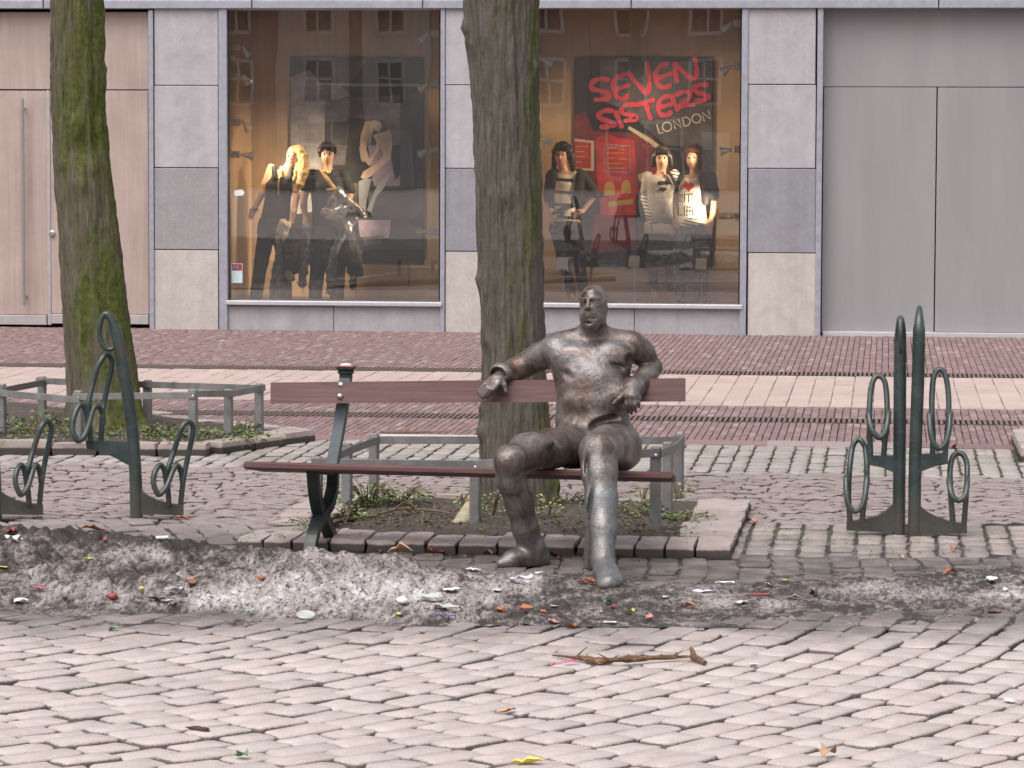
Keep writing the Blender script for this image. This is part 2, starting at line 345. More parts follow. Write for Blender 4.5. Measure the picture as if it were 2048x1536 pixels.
# ------------------------------------------------------------------ SDF modelling of bodies: blended rounded cones -> one continuous skin
class Body:
    def __init__(s): s.pr = []
    def cone(s, a, b, ra, rb, k=.03, op='u'):
        a, b = np.array(a, float), np.array(b, float)
        def d(p, a=a, b=b, ra=ra, rb=rb):
            ab = b - a; t = np.clip(((p - a) @ ab) / max(ab @ ab, 1e-9), 0, 1)
            return np.linalg.norm(p - (a + t[..., None] * ab), axis=-1) - (ra + (rb - ra) * t)
        R = max(ra, rb); s.pr.append((d, np.minimum(a, b) - R, np.maximum(a, b) + R, k, op)); return s
    def chain(s, pts, k=.03, op='u'):
        for (a, ra), (b, rb) in zip(pts[:-1], pts[1:]): s.cone(a, b, ra, rb, k, op)
        return s
    def ell(s, c, r, k=.03, op='u', rot=None):
        c, r = np.array(c, float), np.array(r, float); M = np.array(rot.to_3x3()) if rot is not None else np.eye(3)
        def d(p, c=c, r=r, M=M):
            q = (p - c) @ M; k0 = np.linalg.norm(q / r, axis=-1); k1 = np.linalg.norm(q / (r * r), axis=-1)
            return np.where(k1 < 1e-6, -r.min(), k0 * (k0 - 1) / np.maximum(k1, 1e-6))
        R = r.max(); s.pr.append((d, c - R, c + R, k, op)); return s
    def loft(s, lv, k=.03):
        """stacked ellipses: lv = [(cx, cy, z, rx, ry)] with rising z"""
        lv = np.array(sorted(lv, key=lambda q: q[2]), float)
        def d(p, lv=lv):
            z = np.clip(p[..., 2], lv[0, 2], lv[-1, 2]); g = [np.interp(z, lv[:, 2], lv[:, j]) for j in (0, 1, 3, 4)]
            e = np.sqrt(((p[..., 0] - g[0]) / g[2]) ** 2 + ((p[..., 1] - g[1]) / g[3]) ** 2)
            dd = (e - 1) * np.minimum(g[2], g[3]); dz = np.abs(p[..., 2] - z)
            return np.where(dz > 0, np.sqrt(np.maximum(dd, 0) ** 2 + dz ** 2), dd)
        lo = np.array([(lv[:, 0] - lv[:, 3]).min(), (lv[:, 1] - lv[:, 4]).min(), lv[0, 2]]); hi = np.array([(lv[:, 0] + lv[:, 3]).max(), (lv[:, 1] + lv[:, 4]).max(), lv[-1, 2]])
        s.pr.append((d, lo, hi, k, 'u')); return s
    def mesh(s, h=.006, floor=None):
        lo = np.min([p[1] for p in s.pr if p[4] == 'u'], 0) - 4 * h; hi = np.max([p[2] for p in s.pr if p[4] == 'u'], 0) + 4 * h
        n = np.ceil((hi - lo) / h).astype(int) + 1; F = np.full(n, 1.0, np.float32)
        ax = [lo[i] + h * np.arange(n[i]) for i in range(3)]
        for d, a, b, k, op in s.pr:
            m = k + 3 * h; i0 = np.maximum(np.floor((a - m - lo) / h).astype(int), 0); i1 = np.minimum(np.ceil((b + m - lo) / h).astype(int) + 1, n)
            if (i1 <= i0).any(): continue
            sl = tuple(slice(u, v) for u, v in zip(i0, i1))
            g = np.stack(np.meshgrid(*[ax[i][sl[i]] for i in range(3)], indexing='ij'), -1)
            v = d(g).astype(np.float32); f = F[sl]
            if op == 'u':
                q = np.maximum(k - np.abs(f - v), 0) / k; F[sl] = np.minimum(f, v) - q * q * k * .25
            else:
                v = -v; q = np.maximum(k - np.abs(f - v), 0) / k; F[sl] = np.maximum(f, v) + q * q * k * .25
        if floor is not None:
            zz = np.broadcast_to((floor - ax[2])[None, None, :], F.shape); F = np.maximum(F, zz.astype(np.float32))
        S = F < 0; c = np.zeros(n - 1, np.int8)
        offs = [(i, j, k) for i in (0, 1) for j in (0, 1) for k in (0, 1)]
        for i, j, k in offs: c += S[i:n[0] - 1 + i, j:n[1] - 1 + j, k:n[2] - 1 + k]
        I = np.argwhere((c > 0) & (c < 8)); vals = {o: F[I[:, 0] + o[0], I[:, 1] + o[1], I[:, 2] + o[2]] for o in offs}
        acc = np.zeros((len(I), 3)); cnt = np.zeros(len(I))
        for o in offs:
            for axn in range(3):
                if o[axn]: continue
                o2 = tuple(1 if q == axn else o[q] for q in range(3)); a, b = vals[o], vals[o2]; cr = (a < 0) != (b < 0)
                t = np.where(cr, a / np.where(cr, a - b, 1), 0); pt = np.tile(np.array(o, float), (len(I), 1)); pt[:, axn] += t
                acc[cr] += pt[cr]; cnt[cr] += 1
        vert = lo + h * (I + acc / cnt[:, None]); idx = np.full(n - 1, -1, np.int64); idx[tuple(I.T)] = np.arange(len(I)); faces = []
        for axn in range(3):
            u, w = [(1, 2), (2, 0), (0, 1)][axn]; sa = [slice(None)] * 3; sb = [slice(None)] * 3; sa[axn] = slice(0, -1); sb[axn] = slice(1, None)
            A, B = S[tuple(sa)], S[tuple(sb)]; E = np.argwhere(A != B); E = E[(E[:, u] > 0) & (E[:, w] > 0) & (E[:, u] < n[u] - 1) & (E[:, w] < n[w] - 1)]
            q = []
            for du, dw in ((1, 1), (0, 1), (0, 0), (1, 0)):
                t = E.copy(); t[:, u] -= du; t[:, w] -= dw; q.append(idx[tuple(t.T)])
            Q = np.stack(q, 1); flip = ~A[tuple(E.T)]; Q[flip] = Q[flip][:, ::-1]; faces.append(Q)
        return vert, np.concatenate(faces)
def body_obj(name, vert, faces, mat, parent, noise=0, nsc=8, smooth_it=1):
    vert = np.asarray(vert)
    if smooth_it:
        e = np.concatenate([faces[:, [0, 1]], faces[:, [1, 2]], faces[:, [2, 3]], faces[:, [3, 0]]])
        for _ in range(smooth_it):
            s = np.zeros_like(vert); c = np.zeros(len(vert)); np.add.at(s, e[:, 0], vert[e[:, 1]]); np.add.at(s, e[:, 1], vert[e[:, 0]]); np.add.at(c, e.ravel(), 1)
            vert = vert * .5 + .5 * s / np.maximum(c, 1)[:, None]
    if noise:
        a = vert[faces]; nf = np.cross(a[:, 2] - a[:, 0], a[:, 3] - a[:, 1]); nv = np.zeros_like(vert)
        for k in range(4): np.add.at(nv, faces[:, k], nf)
        nv /= np.maximum(np.linalg.norm(nv, axis=1), 1e-12)[:, None]; vert = vert + nv * (noise * fbm(vert * nsc, 3))[:, None]
    o0 = root_org(parent); me = rawmesh(name, vert - np.array(o0), faces.tolist(), mat, True, sharp=0)
    return link(name, me, parent)

# ------------------------------------------------------------------ materials of the place
M = {}
M['ground'] = mat_plain('earth', (.10, .085, .075), .95, var=.3, sc=8)
M['joint'] = mat_plain('joint_sand', (.032, .027, .024), .95, var=.4, sc=40, bump=.4)
M['joint_moss'] = (lambda t: (t.col(t.ramp(t.noise(5, 5, .7, t.pos()), [(.42, (.05, .043, .038)), (.55, (.055, .07, .022)), (.7, (.085, .12, .025))])), t.rough(.95), t.m)[2])(NT('mossy_joint'))
M['sett_pink'] = mat_setts('granite_sett', [(.425, .362, .342), (.40, .35, .33), (.44, .375, .355), (.39, .348, .332), (.42, .355, .333), (.445, .39, .37)], dirt=(13.6, 14.9, 17.3, 19.6, .90))
M['sett_arc'] = mat_setts('fan_sett', [(.265, .21, .20), (.235, .19, .18), (.29, .235, .222), (.25, .21, .20), (.285, .245, .232)], bump=.5)
M['sett_pale'] = mat_setts('pale_sett', [(.34, .30, .28), (.30, .27, .25), (.38, .335, .315), (.27, .245, .225)], moss=.35, bump=.5)
M['sett_mossy'] = mat_setts('mossy_sett', [(.30, .25, .235), (.25, .22, .205), (.33, .28, .26), (.27, .235, .22)], dirt=(13.6, 14.9, 16.3, 17.4, .85), moss=.35)
M['brick'] = mat_setts('street_brick', [(.21, .138, .134), (.19, .125, .124), (.235, .155, .148), (.205, .14, .136), (.26, .18, .17), (.18, .12, .12), (.32, .25, .24)], bump=.25)
M['slab'] = mat_setts('pink_slab', [(.43, .335, .302), (.41, .32, .29), (.45, .355, .325), (.42, .33, .30), (.40, .315, .288)], bump=.15)
M['metal_line'] = mat_plain('drain_iron', (.06, .045, .04), .6, .4, .2, 40)
def dirt_shade_band(m, z0, z1, col=(.035, .030, .025), amt=.9, amp=.018):  # darkens low parts: dirt on the racks, mud with painted shade on kerbs
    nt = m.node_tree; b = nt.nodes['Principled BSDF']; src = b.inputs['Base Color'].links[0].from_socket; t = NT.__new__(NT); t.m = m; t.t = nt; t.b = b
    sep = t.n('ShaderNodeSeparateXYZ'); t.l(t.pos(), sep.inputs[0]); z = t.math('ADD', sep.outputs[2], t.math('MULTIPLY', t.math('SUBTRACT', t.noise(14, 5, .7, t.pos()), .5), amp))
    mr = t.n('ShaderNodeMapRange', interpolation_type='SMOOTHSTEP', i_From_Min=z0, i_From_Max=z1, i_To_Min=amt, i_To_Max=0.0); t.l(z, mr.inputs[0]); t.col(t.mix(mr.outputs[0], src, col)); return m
M['kerb'] = mat_setts('kerb_granite', [(.39, .31, .29), (.35, .29, .275), (.42, .34, .32), (.37, .32, .305)], moss=.3, bump=.9)
M['kerb'] = dirt_shade_band(M['kerb'], .036, .048)  # mud band that also paints in the shade on the stones' front faces
M['soil'] = mat_plain('bed_soil', (.06, .046, .038), .95, var=.5, sc=35, bump=.8)
M['white_kerb'] = mat_plain('pale_kerb', (.48, .46, .45), .7)

def rect_sheet(name, x0, x1, y0, y1, z, mat, n=1):
    mb = MB(); mb.add([(x0, y0, z), (x1, y0, z), (x1, y1, z), (x0, y1, z)], [(0, 1, 2, 3)]); return obj(name, mb, mat, smooth=False, at=(0, 0, 0))

g = struct(rect_sheet('ground', -400, 400, -400, 400, -.12, M['ground']))

# ------------------------------------------------------------------ paving: every stone its own piece
def stone_variant(seed, npt=12, round_=.10, dome=.0025, jit=.044, H=.05, edge=.012):
    r = np.random.default_rng(seed); ring = []
    base = [(-.5 + round_, -.5), (0, -.5), (.5 - round_, -.5), (.5, -.5 + round_), (.5, 0), (.5, .5 - round_), (.5 - round_, .5), (0, .5), (-.5 + round_, .5), (-.5, .5 - round_), (-.5, 0), (-.5, -.5 + round_)]
    o = np.array(base) + r.uniform(-jit, jit, (12, 2)); n = 12; v = []
    zt = r.uniform(-.0018, .0018, n)
    for sc, z in ((1, -H), (1, -.018), (.962, -.5 * edge), (.90, -.0010)):
        for i in range(n): v.append((o[i, 0] * sc, o[i, 1] * sc, z + (zt[i] if z > -H else 0)))
    v.append((r.uniform(-.05, .05), r.uniform(-.05, .05), dome)); f = []; e = [1.0] * (2 * n) + [.43] * n + [0.0] * (n + 1)
    for k in range(3): f += [(k * n + i, k * n + (i + 1) % n, (k + 1) * n + (i + 1) % n, (k + 1) * n + i) for i in range(n)]
    f += [(3 * n + i, 3 * n + (i + 1) % n, 4 * n) for i in range(n)]
    return np.array(v), f, e
def brick_variant(seed, H=.05, bev=.03):
    r = np.random.default_rng(seed); a = .5; j = lambda: r.uniform(-.015, .015); v = []
    c = [(-a + j(), -a + j()), (a + j(), -a + j()), (a + j(), a + j()), (-a + j(), a + j())]; zt = r.uniform(-.0015, .0015, 4)
    for sc, z in ((1, -H), (1, -.003), (1 - 2 * bev, 0)): v += [(x * sc, y * sc, z + (q if z > -H else 0)) for (x, y), q in zip(c, zt)]
    f = [(k * 4 + i, k * 4 + (i + 1) % 4, k * 4 + 4 + (i + 1) % 4, k * 4 + 4 + i) for k in range(2) for i in range(4)] + [(8, 9, 10, 11)]
    return np.array(v), f, [.8] * 4 + [.25] * 4 + [0.0] * 4
NOBED = []                                             # polygons (world XY) where a tree bed lies instead of paving
def inside(p, poly):
    x, y = p[0], p[1]; c = False
    for (x1, y1), (x2, y2) in zip(poly, poly[1:] + poly[:1]):
        if (y1 > y) != (y2 > y) and x < (x2 - x1) * (y - y1) / (y2 - y1) + x1: c = not c
    return c
def lay(parent, pieces, variants, mat, name, nparts=300, smooth=True, sharp=24):
    """pieces: (x, y, z, angle, length, width, tilt_x, tilt_y)"""
    pieces = [q for q in pieces if not any(inside(q, pl) for pl in NOBED)]
    def key(q):
        a, b = proj((q[0], q[1], 0)); out = 0 if -10 < a < 2058 and b < 1545 else 1
        return (out, math.hypot(q[0], q[1]))
    pieces.sort(key=key); po = root_org(parent)
    ms = [rawmesh(name, v, f, mat, smooth, sharp=sharp, attr={'edge': e}) for v, f, e in variants]
    for i, q in enumerate(pieces[:nparts]):
        o = bpy.data.objects.new(name, ms[i % len(ms)]); COL.objects.link(o); o.parent = parent
        o.location = Vector(q[:3]) - po; o.rotation_euler = (q[6], q[7], q[3]); o.scale = (q[4], q[5], 1)
    rest = pieces[nparts:]
    if rest:
        VV, FF, RR, EE = [], [], [], []; off = 0
        for i, q in enumerate(rest):
            v, f, e = variants[i % len(variants)]; w = v * [q[4], q[5], 1]; w[:, 2] += w[:, 0] * math.sin(-q[7]) + w[:, 1] * math.sin(q[6])
            c, s = math.cos(q[3]), math.sin(q[3])
            VV.append(np.stack([w[:, 0] * c - w[:, 1] * s + q[0], w[:, 0] * s + w[:, 1] * c + q[1], w[:, 2] + q[2]], 1) - np.array(po))
            FF += [tuple(k + off for k in t) for t in f]; off += len(v); RR.append(np.full(len(v), random.random())); EE += e
        me = rawmesh(name + '_field', np.concatenate(VV), FF, mat, smooth, attr={'rnd': np.concatenate(RR), 'edge': EE}, sharp=sharp)
        o = link(name + '_field', me, parent); o['kind'] = 'stuff'
SV = [stone_variant(s) for s in range(14)]
SVB = [stone_variant(s + 50, round_=.10, dome=.0015, jit=.03, edge=.009) for s in range(8)]
BV = [brick_variant(s) for s in range(8)]
YL = lambda py, px=1024: G(px, py).y
def seen(x, y, m=160):
    a, b = proj((x, y, 0)); m = 900 if y < 19 else 560 if y < 26 else 330; return -m < a < 2048 + m and b < 1950

# tree-bed outlines (outer edge of the kerb), measured on the ground
CB = [G(472, 1102), G(1462, 1118), G(1503, 1018), G(1140, 985), G(590, 1010)]
a0, a1, a2 = G(470, 1100), G(1464, 1118), G(1503, 1018)
CB = [a0, a1, a2, a2 + (a0 - a1) * .99]                               # parallelogram round the middle tree
LB = [G(-330, 905), G(415, 912), G(632, 882), G(300, 838), G(-200, 800)]
RB = [G(2040, 925), G(2400, 930), G(2400, 880), G(2022, 884)]
for pl in (CB, LB, RB):
    cen = sum((Vector(p) for p in pl), Vector()) / len(pl); NOBED.append([((p.x - cen.x) * .955 + cen.x, (p.y - cen.y) * .97 + cen.y) for p in pl])
Ysq, Yarc, Ypale, Yk0, Yb1, Yd1, Yb2, Yp = YL(1040), YL(937), YL(884), YL(875), YL(838), YL(828), YL(806), YL(745)
Yd2 = YL(737)
FAC = 35.60

sq = struct(rect_sheet('cobbled_square', -14, 14, 4, Ysq, -.026, M['joint']))
C0 = (-5.5, 16.8); pcs = []
r = 1.2
while r < 13:
    W = .150 * random.uniform(.93, 1.07); a = random.uniform(0, .1)
    while a < 2 * math.pi:
        L = random.uniform(.19, .31); da = L / r; am = a + da / 2; a += da
        c = cw(C0[0] + r * math.cos(am), C0[1] + r * math.sin(am)); 
        if not seen(c.x, c.y) or c.y < 6 or c.y > Ysq + .1: continue
        px, py = proj(c)
        if py > (1110 if px > 1380 else 1108) or (px < 700 and py > 1040):
            pcs.append((c.x + random.uniform(-.004, .004), c.y + random.uniform(-.004, .004), random.uniform(-.007, .005), am + math.pi / 2 + YAW + random.uniform(-.045, .045), L - random.uniform(.006, .015), W - random.uniform(.005, .011), random.uniform(-.024, .024), random.uniform(-.018, .018)))
    r += W
lay(sq, pcs, SV, M['sett_pink'], 'sett')
# rows of setts with mossy joints round the right-hand bike racks
mo = struct(rect_sheet('mossy_sett_strip', G(1450, 1090).x, 9, YL(1112, 1450), Ysq + .004, -.012, M['joint_moss']))
pcs = []; x = G(1380, 1112).x
while x < G(2950, 1040).x:
    W = random.uniform(.125, .15); y = YL(1112, 1700) - .3 - random.uniform(0, .2)
    while y < Ysq + .1:
        L = random.uniform(.17, .25); c = (x + W / 2, y + L / 2); y += L; px, py = proj((*c, 0))
        if seen(*c) and 1386 < px and py < 1111: pcs.append((*c, random.uniform(-.006, .004), math.pi / 2 + random.uniform(-.05, .05), L - .012, W - .016, random.uniform(-.025, .025), random.uniform(-.02, .02)))
    x += W
lay(mo, pcs, SV, M['sett_mossy'], 'sett')
# fan-pattern paving behind the bench
fa = struct(rect_sheet('fan_pattern_paving', -14, 14, Ysq, Yarc, -.019, M['joint']))
pcs = []; bay = 1.05
for b in range(-8, 8):
    xb = b * bay + .3
    n = 0
    while True:
        y0 = YL(1062) - .5 + n * .118; n += 1
        if y0 > Yarc + .2: break
        x = -bay / 2
        while x < bay / 2 - .03:
            L = random.uniform(.10, .17); L = min(L, bay / 2 - x); xm = x + L / 2; x += L
            yy = y0 + .30 * (1 - (2 * xm / bay) ** 2); sl = math.atan(.30 * -8 * xm / bay ** 2); c = (xb + xm, yy); px, py = proj((*c, 0))
            if Ysq - .35 < yy < Yarc and seen(*c) and (py < 1045 or 640 < px < 1386): pcs.append((*c, random.uniform(-.006, .003), sl + random.uniform(-.05, .05), L / math.cos(sl) - .014, .118 * math.cos(sl) - .012, random.uniform(-.018, .018), random.uniform(-.018, .018)))
lay(fa, pcs, SVB, M['sett_arc'], 'sett')
# pale strip along the street
pa = struct(rect_sheet('pale_sett_strip', -14, 14, Yarc, Ypale, -.013, M['joint_moss']))
pcs = []; x = -9.5
while x < 5.5:
    W = random.uniform(.105, .14); y = Yarc - random.uniform(0, .25)
    while y < Ypale - .05:
        L = random.uniform(.17, .28); L = min(L, Ypale - y); c = (x + W / 2, y + L / 2); y += L
        if seen(*c) and y > Yarc - .05: pcs.append((*c, random.uniform(-.005, .004), math.pi / 2 + random.uniform(-.07, .07), L - .012, W - .012, random.uniform(-.014, .014), random.uniform(-.02, .02)))
    x += W
lay(pa, pcs, SVB, M['sett_pale'], 'sett')
def strip(struct_name, y0, y1, w, L, z, bed, mat, pname, gap=.006, jit=.0015, nparts=300, stag=.5, zj=.0015):
    s = struct(rect_sheet(struct_name, -14, 14, y0, y1, z - .02, bed)); pcs = []; x = -12.5; k = 0
    while x < 6.5:
        y = y0 - (L * stag if k % 2 else 0) ; k += 1
        while y < y1 - .01:
            ya, yb = max(y, y0), min(y + L, y1); y += L; c = (x + w / 2, (ya + yb) / 2)
            if yb - ya > .02 and seen(*c): pcs.append((c[0] + random.uniform(-jit, jit), c[1], z + random.uniform(-zj, zj), math.pi / 2 + random.uniform(-.008, .008), yb - ya - gap, w - gap, random.uniform(-.01, .01), random.uniform(-.01, .01)))
        x += w
    lay(s, pcs, BV, mat, pname, nparts, smooth=False); return s
strip('kerb_line', Ypale, Yk0, .9, 2, .004, M['joint'], M['brick'], 'edging_stone', nparts=60)
strip('gutter_brick_band', Yk0, Yb1, .052, .21, 0, M['joint'], M['brick'], 'brick')
strip('street_brick_band', Yd1, Yb2, .06, .21, 0, M['joint'], M['brick'], 'brick')
strip('street_roadway', Yb2, Yp, .17, .52, 0, M['slab'], M['slab'], 'paving_slab', gap=.005, zj=.001)
strip('brick_pavement', Yd2, FAC + .4, .058, .21, 0, M['joint'], M['brick'], 'brick', zj=.002)
def drain(y0, y1):
    t = struct(rect_sheet('slot_drain', -14, 14, y0, y1, -.03, M['metal_line'])); mb = MB(); x = -11.5
    mb.box((-2, y0 + .03, -.012), (22, .05, .024)); mb.box((-2, y1 - .03, -.012), (22, .05, .024))
    obj('drain_edge', mb, M['metal_line'], t); mb = MB()
    while x < 5: mb.box((x, (y0 + y1) / 2, -.010), (.022, y1 - y0 - .1, .024)); x += .04
    o = obj('grating_bar', mb, M['drain_bar'], t); o['kind'] = 'stuff'
M['drain_bar'] = mat_plain('drain_bar', (.17, .125, .105), .6, .2, .2, 60)
drain(Yb1, Yd1); drain(Yp, Yd2)
mb = MB(); mb.box((-2.75, Yk0 - .08, .0), (1.6, .12, .03), bev=.006); struct(obj('pale_kerb_stone', mb, M['white_kerb']))

# ------------------------------------------------------------------ the shop building
M['stone_a'] = mat_stone('stone_lilac', (.405, .388, .408), .38)
M['stone_b'] = mat_stone('stone_grey', (.30, .285, .295), .5, 60, .45)
M['stone_c'] = mat_stone('stone_slate', (.265, .26, .29), .35, 70)
M['stone_d'] = mat_stone('stone_beige', (.47, .43, .405), .4, 80, .5)
M['plinth'] = mat_stone('stone_plinth', (.36, .35, .365), .4, 90)
M['alu'] = mat_plain('grey_aluminium', (.37, .375, .43), .42, .35, .12, 12)
M['sill'] = mat_plain('pale_sill', (.47, .47, .51), .45, .2, .06, 12)
M['grey_panel'] = (lambda t: (t.col(t.mix(.4, (.295, .287, .295), t.ramp(t.noise(1, 5, .6, t.pos((3, 3, .5))), [(.3, .4), (.7, .6)]), 'OVERLAY')), t.rough(.2), t.m)[2])(NT('grey_enamel'))
M['door_wood'] = mat_wood('bleached_oak', (.37, .28, .25), (.45, .36, .325), 'z', .5, .6, .15)
M['door_rail'] = mat_plain('door_metal', (.45, .42, .42), .4, .3, .08, 10)
M['steel'] = mat_plain('brushed_steel', (.55, .54, .53), .3, .9, .05, 30)
M['dark'] = mat_plain('dark_gap', (.012, .011, .011), .9)
M['upper'] = mat_plain('upper_brick', (.24, .14, .11), .9, var=.25, sc=20)
M['back_wall'] = mat_wood('amber_board', (.46, .34, .22), (.54, .41, .28), 'z', .5, .35, .1)
M['disp_floor'] = mat_plain('display_floor', (.25, .19, .13), .5)
M['glass'] = mat_glass()
bld = thing('shop_building', (V(1024, 665, FAC).x, FAC, 0), 'grey stone shop front with two lit display windows, pale wood doors and a grey panel', 'building')
def fb(name, x0, y0, x1, y1, Yf, depth, mat, parent=None, bev=0.004, ground=False, cut=0):
    ym = (y0 + y1) / 2; xm = (x0 + x1) / 2
    X0, X1 = V(x0, ym, Yf).x, V(x1, ym, Yf).x; Z1, Z0 = V(xm, y0, Yf).z, V(xm, y1, Yf).z
    if ground: Z0 = -.05
    mb = MB(); mb.box(((X0 + X1) / 2, Yf + depth / 2, (Z0 + Z1) / 2), (X1 - X0 - cut, depth, Z1 - Z0 - cut), bev=bev)
    return obj(name, mb, mat, parent or bld, smooth=False)
Xf = lambda px, Yf=FAC: V(px, 350, Yf).x
Zf = lambda py, Yf=FAC, px=1024: V(px, py, Yf).z
# pillars: four stone panels each, with open joints on a dark core
def pillar(x0, x1, ys, mats):
    fb('pillar_core', x0 + 1, 8, x1 - 1, 640, FAC + .03, .55, M['dark'], ground=True, bev=0)
    for i, m in enumerate(mats):
        fb('stone_panel', x0, ys[i], x1, ys[i + 1], FAC + random.uniform(-.003, .003), .04, m, ground=(i == 3), bev=.005, cut=.008)
pillar(308, 437, [14, 171, 335.5, 499.5, 657], [M['stone_a'], M['stone_a'], M['stone_b'], M['stone_d']])
pillar(890, 1043, [10, 170, 337, 503, 660], [M['stone_a'], M['stone_a'], M['stone_c'], M['stone_d']])
pillar(1495, 1632, [8, 169, 337, 506, 672], [M['stone_a'], M['stone_a'], M['stone_c'], M['stone_d']])
pillar(2290, 2430, [6, 169, 337, 506, 676], [M['stone_a'], M['stone_b'], M['stone_a'], M['stone_d']])
pillar(-430, -300, [18, 171, 335, 500, 655], [M['stone_a'], M['stone_a'], M['stone_b'], M['stone_d']])
for x0, x1, y0 in ((297.5, 307, 20), (437.5, 454, 17), (880.5, 889.5, 13), (1043.5, 1057, 12), (1481.5, 1494.5, 11), (1632.5, 1644, 11), (2280, 2289, 8)):
    fb('metal_jamb', x0, y0, x1, 640, FAC - .02, .30, M['alu'], ground=True)
# lintel band and the wall above it
for x0, x1 in ((-430, 90), (92, 505), (507, 845), (847, 1260), (1262, 1872), (1874, 2430)):
    mb = MB(); X0, X1 = Xf(x0), Xf(x1); zt = Zf(17)
    mb.box(((X0 + X1) / 2, FAC + .12, zt + .045), (X1 - X0, .34, .09), bev=.006); obj('lintel_trim', mb, M['alu'], bld, smooth=False)
    mb = MB(); mb.box(((X0 + X1) / 2, FAC + .12, zt + .32), (X1 - X0 - .01, .26, .455), bev=.006); obj('fascia_panel', mb, M['stone_c'] if x0 in (92, 507) else M['plinth'], bld, smooth=False)
mb = MB(); mb.box(((Xf(-430) + Xf(2430)) / 2, FAC + .9, 5.9), (Xf(2430) - Xf(-430), 1.6, 4.7)); uw = obj('upper_wall', mb, M['upper'], bld, smooth=False)
for k in range(5):
    X = Xf(-200) + k * 2.7 + .4; mb = MB()
    for dx, dz, w, h in ((-.55, 0, .08, 1.7), (.55, 0, .08, 1.7), (0, .81, 1.02, .08), (0, -.81, 1.02, .08), (0, .1, 1.02, .05)): mb.box((X + dx, FAC + .08, 5.9 + dz), (w, .1, h))
    w_ = obj('upper_window', mb, M['sill'], bld, smooth=False); mb = MB(); mb.box((X, FAC + .085, 5.9), (1.0, .02, 1.55)); obj('pane', mb, M['dark'], w_, smooth=False)
# rear body of the building, closing the shop off from daylight
mb = MB(); zt = Zf(12) + .56; xa, xb = Xf(-430), Xf(2430)
mb.box(((xa + xb) / 2, FAC + 4.3, 1.8), (xb - xa, .2, 3.7)); mb.box(((xa + xb) / 2, FAC + 2.4, zt - .06), (xb - xa, 4, .1))
for x in (xa + .06, xb - .06): mb.box((x, FAC + 2.4, 1.8), (.1, 3.6, 3.4))
obj('rear_wall', mb, M['dark'], bld, smooth=False)
# display windows
def window(x0, x1, yt, yb, tag_):
    fb('plinth_stone', x0 - 1, yb + 9, (x0 + x1) / 2 - .5, 640, FAC + .02, .3, M['plinth'], ground=True, bev=.006)
    fb('plinth_stone', (x0 + x1) / 2 + .5, yb + 9, x1 + 1, 640, FAC + .02, .3, M['plinth'], ground=True, bev=.006)
    w = fb('display_window', x0, yt - 5, x1, yt + 1, FAC + .02, .08, M['alu'])
    fb('window_sill', x0 - 4, yb, x1 + 4, yb + 9, FAC - .045, .13, M['sill'], w, bev=.008)
    fb('window_frame', x0 - .5, yt + 1, x0 + 2, yb, FAC + .05, .06, M['dark'], w); fb('window_frame', x1 - 2, yt + 1, x1 + .5, yb, FAC + .05, .06, M['dark'], w)
    mb = MB(); a, b = V(x0, (yt + yb) / 2, FAC + .09), V(x1, (yt + yb) / 2, FAC + .09); zt, zb = V((x0 + x1) / 2, yt, FAC + .09).z, V((x0 + x1) / 2, yb, FAC + .09).z
    mb.add([(a.x, FAC + .09, zb), (b.x, FAC + .09, zb), (b.x, FAC + .09, zt), (a.x, FAC + .09, zt)], [(0, 1, 2, 3)]); obj('window_glass', mb, M['glass'], w, smooth=False)
    # stage behind the glass
    xl, xr = Xf(x0) - .05, Xf(x1) + .05; zb = Zf(yb) - .03; zt = Zf(12) + .02; YB = FAC + 1.55
    mb = MB(); mb.box(((xl + xr) / 2, YB + .03, (zb + zt) / 2), (xr - xl + .1, .05, zt - zb + .1)); obj('display_back_wall', mb, M['back_wall'], bld, smooth=False)
    n = 4
    for k in range(n):
        mb = MB(); ww = (xr - xl) / n; zc = zb + .20; mb.box((xl + ww * (k + .5), YB - .004, zc), (ww - .014, .02, .40), bev=.003); obj('back_wall_panel', mb, M['back_low'], bld, smooth=False)
    for x in (xl, xr):
        mb = MB(); mb.box((x, FAC + .83, (zb + zt) / 2), (.05, 1.4, zt - zb)); obj('display_side_wall', mb, M['back_wall'], bld, smooth=False)
    mb = MB(); mb.box(((xl + xr) / 2, FAC + .83, zb - .02), (xr - xl, 1.45, .05)); obj('display_floor', mb, M['disp_floor'], bld, smooth=False)
    mb = MB(); mb.box(((xl + xr) / 2, FAC + .83, zt + .03), (xr - xl, 1.45, .05)); obj('display_ceiling', mb, M['disp_floor'], bld, smooth=False)
    return w, zb, YB
M['back_low'] = mat_wood('beige_board', (.36, .27, .18), (.42, .32, .22), 'x', .5, .3, .1)
wl, ZB, YB = window(455, 880, 19, 603, 'l'); wr, _, _ = window(1057, 1481, 15, 608, 'r')
